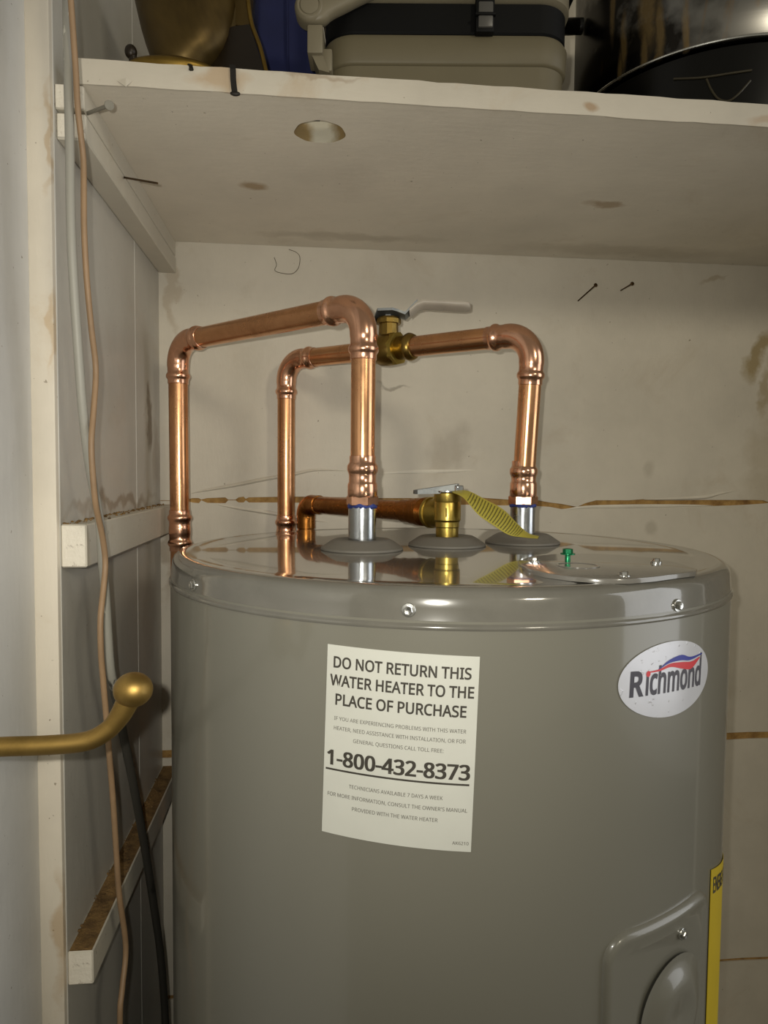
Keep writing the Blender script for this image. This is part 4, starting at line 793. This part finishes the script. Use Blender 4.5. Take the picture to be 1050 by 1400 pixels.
# --- run 2: right port up, back through the ball valve, down behind the tank
run2 = thing('copper_pipe_run', (pR.x, pR.y, NT_R), 'farther copper pipe bend rising from the right port and passing through the ball valve', 'pipe')
zz2 = [zpx(y, pR, 718) for y in (678, 660, 649, 640, 630)]
adapter(pR, NT_R, zz2, run2)
cR = at(729, 456, pR.y-0.012); up = (cR - V((pR.x, pR.y, zz2[0]))).normalized()
cM = at(391.5, 489, 0.966); cM.z = 0.5*cM.z + 0.5*cR.z; dM = (cM-cR).normalized()
e3a, e3b = elbow(cR, -up, dM, parent=run2, rb=0.028)
e4a, e4b = elbow(cM, -dM, (0, 0, -1), parent=run2, rb=0.028)
pipe(V((pR.x, pR.y, zz2[1])), e3a + up*0.012, run2)
def onrun(px):
    """point of the horizontal run seen at image column px"""
    lo, hi = 0.0, 1.0
    for _ in range(40):
        q = (lo+hi)/2; P = cR + (cM-cR)*q
        x = 525 + FPX*(P.dot(_r2)/P.dot(_f))
        if x > px: lo = q
        else: hi = q
    return cR + (cM-cR)*((lo+hi)/2)
v0, v1, vc = onrun(566), onrun(506), onrun(531)
pipe(e3b - dM*0.012, v0 + dM*0.002, run2); pipe(v1 - dM*0.002, e4a + dM*0.012, run2)
zc2 = at(393, 704, cM.y).z
pipe(e4b + V((0, 0, 0.012)), V((cM.x, cM.y, zc2-0.01)), run2)
coupling(V((cM.x, cM.y, zc2)), (0, 0, -1), 0.050, run2)
pipe(V((cM.x, cM.y, zc2-0.04)), V((cM.x, cM.y, zc2-0.5)), run2)
# ball valve
bv = thing('ball_valve', vc, 'brass ball valve with a white lever on the farther copper pipe', 'valve')
L1 = (v0-vc).length; L2 = (v1-vc).length; r = PRr
prof = [(r*1.08, -L1-0.001), (r*1.22, -L1), (r*1.34, -L1+0.003), (r*1.40, -L1+0.0055), (r*1.34, -L1+0.008), (r*1.18, -L1+0.010), (r*1.18, -0.016), (r*1.45, -0.0145), (r*1.62, -0.010), (r*1.70, 0.0), (r*1.62, 0.010), (r*1.45, 0.0145), (r*1.18, 0.016), (r*1.18, L2-0.010), (r*1.34, L2-0.008), (r*1.40, L2-0.0055), (r*1.34, L2-0.003), (r*1.22, L2), (r*1.08, L2+0.001)]
obj('body', MB().lathe(vc, dM, prof, 40), M['brass_dark'], bv, smooth=50)
obj('hex_ring', MB().lathe(vc, dM, [(r*1.4, -0.0165), (r*1.68, -0.0155), (r*1.68, -0.0095), (r*1.5, -0.009)], 8), M['brass'], bv, smooth=25)
zs_ = vc.z
obj('bonnet', MB().lathe((vc.x, vc.y, 0), (0, 0, 1), [(0.0125, zs_+0.012), (0.0118, zs_+0.028), (0.0118, zs_+0.0295), (0.0152, zs_+0.0300), (0.0152, zs_+0.0350), (0.0135, zs_+0.0375)], 12), M['brass_dark'], bv, smooth=25)
obj('stem_nut', MB().lathe((vc.x, vc.y, 0), (0, 0, 1), [(0.0062, zs_+0.0375), (0.0062, zs_+0.0435), (0.0050, zs_+0.0450), (0, zs_+0.0450)], 6), M['zinc'], bv, smooth=25)
# lever: flat plate at the stem, rising, then level
ld = V((0.93, -0.22, 0)).normalized(); sd = V((-ld.y, ld.x, -0.30))
zl = zs_+0.0385
s1 = (at(566, 424, vc.y).z); s2 = at(640, 416, vc.y-0.02).z
def lever_rows(pts, wd, th_):
    lo_, hi_ = [], []
    rows_ = []
    for (d_, z_), w_ in zip(pts, wd):
        rows_.append([V((vc.x, vc.y, 0)) + ld*d_ + sd*(w_*q) + V((0, 0, z_ + 0.0012*q*q)) for q in (-1, -0.5, 0, 0.5, 1)])
    return MB().grid(rows_, thick=(0, 0, th_))
xe = (at(643, 415, vc.y-0.022) - vc).dot(ld)
x1 = (at(548, 440, vc.y) - vc).dot(ld); x2 = (at(572, 420, vc.y) - vc).dot(ld)
z1 = at(548, 443, vc.y).z; z2 = at(570, 417, vc.y-0.006).z; z3 = at(640, 419, vc.y-0.022).z
obj('lever', lever_rows([(-0.0165, zl-0.007), (-0.012, zl), (0.006, zl), (x1*0.8, zl+0.001), (x1+0.006, z1+0.006), (x2, z2-0.001)], [0.008, 0.0125, 0.0130, 0.0080, 0.0066, 0.0066], 0.0030), M['zinc_dull'], bv, smooth=40)
mid = ((x1+x2)/2+0.001, (z1+z2)/2+0.001)
gr_pts = [mid, (x2, z2-0.002), (x2+0.008, z2), (x2+0.5*(xe-x2), (z2+z3)/2), (xe-0.008, z3), (xe-0.002, z3), (xe, z3)]
gw = [0.0078, 0.0082, 0.0085, 0.0088, 0.0085, 0.0068, 0.0040]
rows_t, rows_b = [], []
mb = MB(); sec = []
for (d_, z_), w_ in zip(gr_pts, gw):
    ring = []
    for k in range(14):
        a_ = 2*PI*k/14; cx_ = math.cos(a_); sx__ = math.sin(a_)
        cxp = math.copysign(abs(cx_)**0.7, cx_); sxp = math.copysign(abs(sx__)**0.7, sx__)
        ring.append(mb.b.verts.new(V((vc.x, vc.y, 0)) + ld*d_ + sd*(w_*cxp) + V((0, 0, z_ + 0.0036*sxp*(0.6 + 0.4*min(1, w_/0.0085))))))
    sec.append(ring)
for A, B in zip(sec, sec[1:]):
    for k in range(14): mb.b.faces.new((A[k], A[(k+1) % 14], B[(k+1) % 14], B[k]))
mb.b.faces.new(sec[0][::-1]); mb.b.faces.new(sec[-1])
o = obj('grip_sleeve', mb, M['lever_white'], bv, smooth=50); o['label'] = 'white plastic lever sleeve'
# --- relief valve with its outlet, lever and the old copper discharge pipe
pM = PORTS['mid']; c0 = V((pM.x, pM.y, 0))
rv = thing('relief_valve', (pM.x, pM.y, ZT+0.010), 'squat brass relief valve with a flat silver test lever on top of the tank', 'valve')
zt_ = zpx(673, pM, 612); zb_ = zpx(712, pM, 612); z_ring = zpx(686, pM, 612)
obj('body', MB().lathe(c0, (0, 0, 1), [(0.0116, ZT+0.0088), (0.0116, ZT+0.010), (0.0118, zb_-0.012), (0.0118, zb_-0.007), (0.0124, zb_-0.006), (0.0124, zb_-0.001), (0.0138, zb_+0.001), (0.0139, z_ring-0.001), (0.0135, z_ring), (0.0139, z_ring+0.0008), (0.0140, zt_-0.001), (0.0132, zt_)], 44), M['brass'], rv, smooth=30)
cD = at(418.5, 690, 0.946); zo = at(578, 702, pM.y).z
oc = V((pM.x, pM.y, zo)); cD.z = at(418, 689, 0.946).z
dD = (cD-oc).normalized()
obj('outlet', MB().lathe(oc, dD, [(0.0125, 0.004), (0.0142, 0.010), (0.0150, 0.016), (0.0150, 0.022), (0.0165, 0.0225), (0.0168, 0.0255), (0.0160, 0.0265), (0.0120, 0.0268)], 40), M['brass'], rv, smooth=30)
obj('mark', MB().box(pM.x-0.0045, pM.x-0.0030, pM.y-0.0146, pM.y-0.0125, (zb_+z_ring)/2-0.005, (zb_+z_ring)/2+0.004, 0.0003), M['brass'], rv)
obj('cap', MB().lathe(c0, (0, 0, 1), [(0.0150, zt_), (0.0155, zt_+0.0006), (0.0155, zt_+0.0016), (0.006, zt_+0.002)], 36), M['zinc'], rv, smooth=30)
tipL = at(567, 671, pM.y-0.01); hinge = at(626, 662, pM.y)
A0 = V((tipL.x, pM.y-0.004, tipL.z)); A1 = V((hinge.x, pM.y, hinge.z))
mb = MB(); rows = []
for k, (w_, t__) in enumerate(((0.004, 0), (0.0075, 0.06), (0.0080, 0.35), (0.0085, 0.7), (0.0085, 0.95), (0.006, 1.0))):
    P = A0.lerp(A1, t__); rows.append([P + V((0, w_*q, -0.0062*min(1, 0.35+t__) if abs(q) == 1 else 0.0006)) for q in (-1, -0.85, 0, 0.85, 1)])
mb.grid(rows, thick=(0, 0, -0.0012))
tl = obj('test_lever', mb, M['zinc_dull'], rv, smooth=40); tl['label'] = 'flat galvanised test lever'
obj('hinge', MB().box(hinge.x-0.005, hinge.x+0.004, pM.y-0.0095, pM.y-0.0070, zt_+0.001, hinge.z-0.001, 0.0008).box(hinge.x-0.005, hinge.x+0.004, pM.y+0.0070, pM.y+0.0095, zt_+0.001, hinge.z-0.001, 0.0008).sweep([V((hinge.x-0.0005, pM.y-0.0105, hinge.z-0.003)), V((hinge.x-0.0005, pM.y+0.0105, hinge.z-0.003))], 0.0016, 12), M['zinc'], rv)
dp = thing('discharge_pipe', oc + dD*0.03, 'old darker copper discharge pipe running behind the front port to a low elbow', 'pipe')
q0 = oc + dD*0.0265
obj('male_adapter', MB().lathe(q0, dD, [(0.0118, -0.003), (0.0128, 0.0), (0.0122, 0.0012), (0.0130, 0.0024), (0.0124, 0.0036), (0.0132, 0.0048), (0.0126, 0.006), (0.0135, 0.0075), (0.0152, 0.010), (0.0152, 0.018), (0.0140, 0.0195), (0.0140, 0.028), (0.0128, 0.030), (0.0126, 0.044), (0.0116, 0.045)], 36), M['copper_old'], dp, smooth=30)
PLAIN = [(0, 1.0), (0.0005, 1.10), (0.004, 1.10), (0.012, 1.10), (0.016, 1.11)]
e5a, e5b = elbow(cD, -dD, (0, 0, -1), 'elbow', 'copper_old', dp, r=0.0113, rb=0.016, cup=0.017, bulge=1.14, prof=PLAIN)
pipe(q0 + dD*0.035, e5a + dD*0.010, dp, 'copper_old', 0.0111)
pipe(e5b + V((0, 0, 0.008)), V((cD.x, cD.y, -0.55)), dp, 'copper_old', 0.0111)
# yellow warning tag
upE = [(622, 671, .700), (640, 671.5, .699), (663, 683, .697), (688, 697, .694), (707, 716, .690), (722, 729, .688), (737, 733.5, .686)]
loE = [(618, 673, .688), (634, 681, .684), (653, 703, .680), (674, 718, .677), (695, 731, .675), (714, 734.5, .677), (735, 736.5, .680)]
U = lerp_path([at(x, y, Y) for x, y, Y in upE], 5); L = lerp_path([at(x, y, Y) for x, y, Y in loE], 5)
rows, uvs = [], []; n = len(U)
for i in range(n):
    bow = V((0, -0.003*math.sin(PI*i/(n-1)), 0.0))
    rows.append([U[i].lerp(L[i], k/5) + bow*math.sin(PI*k/5) for k in range(6)]); uvs.append([(k/5, 6.0*i/(n-1)) for k in range(6)])
tag(obj('warning_tag', MB().grid(rows, uvs, thick=(0.0002, 0.0004, 0.0003)), M['tag'], smooth=60, base=at(630, 672, .695)), 'twisted yellow paper tag with fine black print hanging from the brass relief valve', 'tag')

# ------------------------------------------------------------------ cables on the left
XCAB = -0.176
def cable(px, X, r0, r1, mt, label, cat='cable'):
    P = [atx(x, y, X) for x, y in px]
    d = (P[0]-P[1]); P = [P[0] + d.normalized()*0.25] + P
    e_ = P[-1]
    for q in (0.15, 0.5, 1.0): P.append(V((e_.x, min(e_.y + 0.03*q, 0.985), e_.z + (FL+0.006-e_.z)*q)))
    P = lerp_path(P, 5); n = len(P)
    return tag(obj('cable', MB().sweep(P, [r0 + (r1-r0)*min(1, i/(n-6)) for i in range(n)], 14), mt, base=P[-1]), label, cat)
cable([(91.5, 0), (93.5, 114), (95.3, 190), (97, 305), (100.5, 381), (107, 480), (114, 570), (123, 640), (136, 711), (140, 769), (144, 811), (147.5, 868), (151, 915), (158, 950), (169, 1007), (181, 1066), (192, 1125), (202, 1184), (211, 1243), (219, 1301), (224, 1360), (226, 1400)], XCAB, 0.0031, 0.0046, M['cable_white'], 'thicker cable with flaking white paint that turns black lower down')
cable([(99, 30), (103.5, 95), (106, 143), (110, 181), (114, 219), (114.5, 270), (115, 316), (118.5, 381), (125, 450), (131, 505), (128, 560), (125, 605), (127, 650), (131, 691), (140, 734), (144, 769), (141.5, 805), (137.5, 845), (138, 890), (141, 929), (147, 1000), (150, 1040), (154, 1086), (159, 1164), (163, 1223), (172, 1294), (167, 1352), (164, 1400)], XCAB+0.0068, 0.0021, 0.0026, M['cable_tan'], 'thin tan cable waving down beside the white cable')

# ------------------------------------------------------------------ brass lever in the left foreground
YB = 0.42
hl = thing('door_handle', V((-0.2285, YB, at(0, 1021, YB).z)), 'worn brass lever handle with a ball end in the left foreground', 'handle')
P0 = at(0, 1021, YB); bpts = [V((-0.2270, YB, P0.z-0.001)), P0, at(60, 1019, YB), at(115, 1014, YB), at(145, 1000, YB), at(163, 980, YB), at(176, 956, YB)]
B_ = lerp_path(bpts, 8); n = len(B_)
obj('bar', MB().sweep(B_, [0.0056 + 0.0012*max(0, (i/(n-1)-0.75))/0.25 for i in range(n)], 24), M['old_brass'], hl, smooth=60)
obj('ball', MB().sphere(at(182, 943, YB), 0.0108, (1.05, 1, 0.95), 32), M['old_brass'], hl, smooth=60)
obj('rosette', MB().lathe(V((-0.2285, YB, P0.z-0.001)), (1, 0, 0), [(0.024, 0.0), (0.024, 0.003), (0.020, 0.006), (0.009, 0.008), (0.007, 0.016)], 40), M['old_brass'], hl)

# ------------------------------------------------------------------ things on the shelf
ZT2 = ZS + TH
# brass scuttle-like vessel
bs = thing('brass_vessel', (-0.11, 0.65, ZT2), 'golden brown metal vessel with a flared side standing at the left end of the shelf', 'vessel')
Yv = 0.70
def ell(cx, cy, rx, ry, z, n=48): return [V((cx + rx*math.cos(2*PI*k/n), cy + ry*math.sin(2*PI*k/n), z)) for k in range(n+1)]
rows = []
for (xa, xb, y_, yf, ry) in ((214, 288, 83, 0.636, 0.022), (212, 289, 74, 0.634, 0.024), (208, 300, 64, 0.632, 0.028), (204, 318, 48, 0.632, 0.032), (199, 330, 30, 0.632, 0.036), (193, 338, 5, 0.633, 0.040), (184, 345, -40, 0.634, 0.044), (178, 352, -110, 0.636, 0.048)):
    a_, b__ = at(xa, y_, yf+ry), at(xb, y_, yf+ry)
    rows.append(ell((a_.x+b__.x)/2, yf+ry, (b__.x-a_.x)/2, ry, at(250, y_, yf).z))
obj('body', MB().grid(rows), M['gold'], bs, smooth=60)
a_, b__ = at(170, 80, 0.640), at(300, 84, 0.640); zf = at(235, 84, 0.6215).z
obj('foot', MB().grid([ell((a_.x+b__.x)/2, 0.6430, (b__.x-a_.x)/2*k, 0.0215*k, ZT2+h) for k, h in ((0.62, 0.0190), (0.80, 0.0160), (0.95, 0.0145), (1.0, 0.0125), (1.0, 0.0095), (0.94, 0.0075), (0.90, 0.0006), (0.5, 0.0004))]), M['gold_edge'], bs, smooth=40)
k_ = at(179, 71, 0.638)
obj('knob', MB().sphere((k_.x, k_.y, k_.z), 0.0052, (1, 1, 1.15), 18).sweep([V((k_.x+0.001, k_.y, k_.z)), V((k_.x+0.003, k_.y+0.002, ZT2+0.004))], 0.0035, 12), M['gold_dark'], bs)
# flared side sheet with a rolled golden edge
TLp = [at(285, 52, Yv-0.045), at(300, 44, Yv-0.050), at(318, 36, Yv-0.055), at(341, 33, Yv-0.060)]
BLp = [at(288, 93, Yv-0.052), at(310, 94, Yv-0.060), at(336, 96, Yv-0.068), at(366, 98, Yv-0.075)]
for p in BLp: p.z = ZT2+0.0006
rows = [[T_.lerp(B__, k/4) for T_, B__ in zip(TLp, BLp)] for k in range(5)]
obj('flared_side', MB().grid(rows, thick=(0, 0.0015, 0)), M['gold_dark'], bs, smooth=50)
ed = [at(333, -60, Yv-0.056), at(338, -10, Yv-0.058), at(341, 15, Yv-0.060), at(345, 36, Yv-0.061), at(356, 66, Yv-0.068), BLp[-1] + V((0, 0, 0.002))]
obj('rolled_edge', MB().sweep(lerp_path(ed, 6), 0.0019, 12), M['gold_edge'], bs)
rows = [[at(x, y, Y) for x, y, Y in ((300, -60, Yv-0.04), (315, -20, Yv-0.05), (322, 10, Yv-0.052), (322, 34, Yv-0.055))], [at(x, y, Y) for x, y, Y in ((333, -60, Yv-0.056), (338, -10, Yv-0.058), (341, 15, Yv-0.060), (345, 36, Yv-0.061))]]
obj('side_sheet', MB().grid(rows, thick=(0, 0.0015, 0)), M['gold'], bs, smooth=50)
# blue cloth bag
Yb = 0.74; xa, xb = at(338, 50, Yb).x, at(440, 70, 0.675).x + 0.001
mb = MB(); rows = []
for j in range(12):
    z_ = ZT2 + 0.0008 + 0.19*j/11; row = []
    for k in range(65):
        a_ = 2*PI*k/64; ex = 0.32
        X_ = math.copysign(abs(math.cos(a_))**ex, math.cos(a_)); Y_ = math.copysign(abs(math.sin(a_))**ex, math.sin(a_))
        wob = 1 - 0.03 + 0.014*math.sin(7*a_+0.4*j) + 0.010*math.sin(13*a_-0.7*j)
        row.append(V(((xa+xb)/2 + (xb-xa)/2*X_*wob*(1-0.06*(j/11)), Yb+0.075 + 0.075*Y_*wob, z_)))
    rows.append(row)
rows.append([V(((xa+xb)/2, Yb+0.075, ZT2+0.185)).lerp(p, 0.6) for p in rows[-1]]); rows.append([V(((xa+xb)/2, Yb+0.075, ZT2+0.18)).lerp(p, 0.02) for p in rows[-1]])
mb.grid(rows)
bag = thing('bag', ((xa+xb)/2, Yb+0.07, ZT2), 'dark blue cloth bag between the golden vessel and the grey cooler', 'bag')
obj('cloth', mb, M['blue'], bag, smooth=70)
px_ = at(396, 40, Yb-0.004).x
obj('seam', MB().sweep([V((px_, Yb-0.0035, ZT2+0.002)), V((px_-0.002, Yb-0.0035, ZT2+0.09)), V((px_-0.003, Yb-0.001, ZT2+0.18))], 0.0012, 8), M['blue'], bag)
# grey cooler with black band, latch and swing handle
Yc = 0.655; c0x, c1x = at(440, 70, Yc+0.02).x, at(769, 80, Yc+0.02).x
cl = thing('cooler', ((c0x+c1x)/2, Yc+0.1, ZT2), 'grey plastic cooler with a black lid band, latch and grey swing handle', 'cooler')
def rrect(x0, x1, y0, y1, r, z, n=10):
    P = []
    for cx_, cy_, q0_ in ((x1-r, y1-r, 0), (x0+r, y1-r, 1), (x0+r, y0+r, 2), (x1-r, y0+r, 3)):
        for k in range(n+1):
            a_ = (q0_ + k/n)*PI/2; P.append(V((cx_ + r*math.cos(a_), cy_ + r*math.sin(a_), z)))
    P.append(P[0].copy()); return P
ztop = at(600, 43, Yc).z; zled = at(600, 86, Yc).z
def rr(d, z, r=0.030): return rrect(c0x+d, c1x-d, Yc+d, Yc+0.26-d, r-d*0.6, z)
obj('tub', MB().grid([rr(0.030, ZT2+0.0005), rr(0.008, ZT2+0.0008), rr(0.004, ZT2+0.003), rr(0.0022, zled-0.0010), rr(0.0030, zled-0.0004), rr(0.0010, zled+0.0004), rr(0.0, zled+0.002), rr(-0.001, ztop-0.006), rr(0.001, ztop-0.002), rr(0.006, ztop), rr(0.02, ztop)]), M['cool_grey'], cl, smooth=40)
zl0 = at(600, 1, Yc).z
obj('band', MB().grid([rr(0.02, ztop-0.0005), rr(0.0025, ztop-0.0005), rr(0.0010, ztop+0.001), rr(0.0010, zl0-0.001), rr(0.003, zl0), rr(0.02, zl0)]), M['cool_black'], cl, smooth=40)
obj('lid', MB().grid([rr(0.02, zl0+0.0002), rr(0.002, zl0+0.0002), rr(-0.002, zl0+0.003), rr(-0.002, zl0+0.035), rr(0.006, zl0+0.05), rr(0.03, zl0+0.055), rrect(c0x+0.08, c1x-0.08, Yc+0.1, Yc+0.16, 0.01, zl0+0.056)]), M['cool_trim'], cl, smooth=40)
lx0, lx1 = at(652, 20, Yc-0.005).x, at(677, 20, Yc-0.005).x
lt = obj('latch', MB().box(lx0, lx1, Yc-0.007, Yc+0.004, at(664, 47, Yc-0.006).z, zl0+0.02, 0.0014, 2), M['cool_black'], cl)
obj('latch_face', MB().box(lx0+0.0022, lx1-0.0015, Yc-0.0090, Yc-0.0055, at(664, 40, Yc-0.008).z, at(664, 5, Yc-0.008).z, 0.0012, 2), M['latch'], lt)
obj('latch_bar', MB().box(lx0-0.0008, lx1+0.0008, Yc-0.0105, Yc-0.0060, at(664, 24, Yc-0.009).z, at(664, 20, Yc-0.009).z, 0.0008, 2), M['cool_black'], lt)
Yh = Yc-0.012
bc = at(426, -4, Yh)
hd = obj('handle', MB().lathe(bc + V((0, 0.012, 0)), (0, -1, 0), [(0.0138, 0), (0.0138, 0.012), (0.0128, 0.0150), (0.0108, 0.0165), (0.0092, 0.0165), (0.0087, 0.0155), (0.0080, 0.0165), (0, 0.0180)], 40), M['cool_trim'], cl)
arm = lerp_path([bc + V((0, 0.004, -0.001)), at(438, 5, Yh+0.004), at(448, 1, Yh+0.004), at(472, -9, Yh+0.004), at(500, -21, Yh+0.004), at(560, -42, Yh+0.004), at(660, -52, Yh+0.006)], 6)
mb = MB(); sec = []
for i, P in enumerate(arm):
    h_ = 0.0130 - 0.0045*min(1, i/14); ring = []
    tg = (arm[min(i+1, len(arm)-1)] - arm[max(i-1, 0)]).normalized(); nn = V((0, 1, 0)).cross(tg).normalized()
    for k in range(16):
        a_ = 2*PI*k/16; ca_, sa_ = math.cos(a_), math.sin(a_)
        ring.append(mb.b.verts.new(P + nn*(h_*math.copysign(abs(ca_)**0.6, ca_)) + V((0, 0.008*math.copysign(abs(sa_)**0.6, sa_), 0))))
    sec.append(ring)
for A, B in zip(sec, sec[1:]):
    for k in range(16): mb.b.faces.new((A[k], A[(k+1) % 16], B[(k+1) % 16], B[k]))
mb.b.faces.new(sec[0][::-1]); mb.b.faces.new(sec[-1])
obj('arm', mb, M['cool_trim'], hd, smooth=50)
bx0, bx1 = at(422, 50, Yh).x, at(444, 50, Yh).x
br = obj('bracket', MB().box(bx0, bx1, Yh, Yh+0.03, at(432, 60, Yh).z, at(432, 20, Yh).z, 0.0014, 2).prism([V((bx0+0.004, Yh+0.004, at(432, 60, Yh).z)), V((bx1, Yh+0.004, at(432, 60, Yh).z)), V((bx1+0.006, Yh+0.004, at(432, 84, Yh).z)), V((bx1-0.004, Yh+0.004, at(432, 80, Yh).z))], (0, 0.024, 0)), M['cool_trim'], cl, smooth=30)
obj('bracket_web', MB().box(bx1-0.001, c0x+0.010, Yh+0.008, Yh+0.034, at(432, 78, Yh).z, at(432, 46, Yh).z, 0.0015, 2), M['cool_trim'], cl)
cl.rotation_euler.z = math.radians(-6.0); cl.location.x += 0.0095
# stainless pot on a black base
PC = V((0.4412, 0.7627, 0)); PRad = 0.1486; HZ = 0.400
pt = thing('pot', (PC.x, PC.y, ZT2), 'large round stainless steel pot on a black base at the right end of the shelf', 'pot')
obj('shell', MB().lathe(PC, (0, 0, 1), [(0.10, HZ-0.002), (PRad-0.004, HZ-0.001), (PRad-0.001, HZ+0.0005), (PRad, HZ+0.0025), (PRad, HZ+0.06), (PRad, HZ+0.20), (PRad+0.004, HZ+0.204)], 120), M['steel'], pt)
obj('base', MB().lathe(PC, (0, 0, 1), [(PRad-0.030, ZT2+0.0004), (PRad-0.006, ZT2+0.0008), (PRad-0.0035, ZT2+0.004), (PRad-0.003, ZT2+0.03), (PRad-0.004, HZ-0.004), (PRad-0.010, HZ-0.0012)], 120), M['pot_black'], pt)
obj('bottom_rim', MB().sweep([V((PC.x + PRad*math.cos(2*PI*k/160), PC.y + PRad*math.sin(2*PI*k/160), HZ+0.0005)) for k in range(161)], 0.0011, 8), M['silver'], pt)
hx = at(785, 36, PC.y).x
obj('handle', MB().sweep(lerp_path([at(796, 36, PC.y), at(786, 36, PC.y), at(772, 36, PC.y-0.01), at(764, 30, PC.y-0.02), at(768, 10, PC.y-0.02), at(778, -14, PC.y-0.02), at(784, -40, PC.y-0.01), at(796, -44, PC.y)], 6), 0.0082, 16), M['pot_black'], pt, smooth=60)
def pot_curve(px, name):
    P = []
    for x, y in px:
        d = ray(x, y); R = PRad-0.0025
        A_ = d.x**2 + d.y**2; B__ = -2*(d.x*PC.x + d.y*PC.y); C__ = PC.x**2 + PC.y**2 - R*R; D_ = B__*B__ - 4*A_*C__
        t_ = (-B__ - math.sqrt(max(D_, 0)))/(2*A_); P.append(d*t_)
    obj(name, MB().sweep(lerp_path(P, 6), 0.0010, 8), M['pot_mark'], pt)
pot_curve([(921, 108), (960, 106), (1000, 100), (1028, 96)], 'embossed_line')
pot_curve([(966, 108), (972, 122), (982, 135), (996, 138), (1010, 128), (1026, 110)], 'embossed_line')
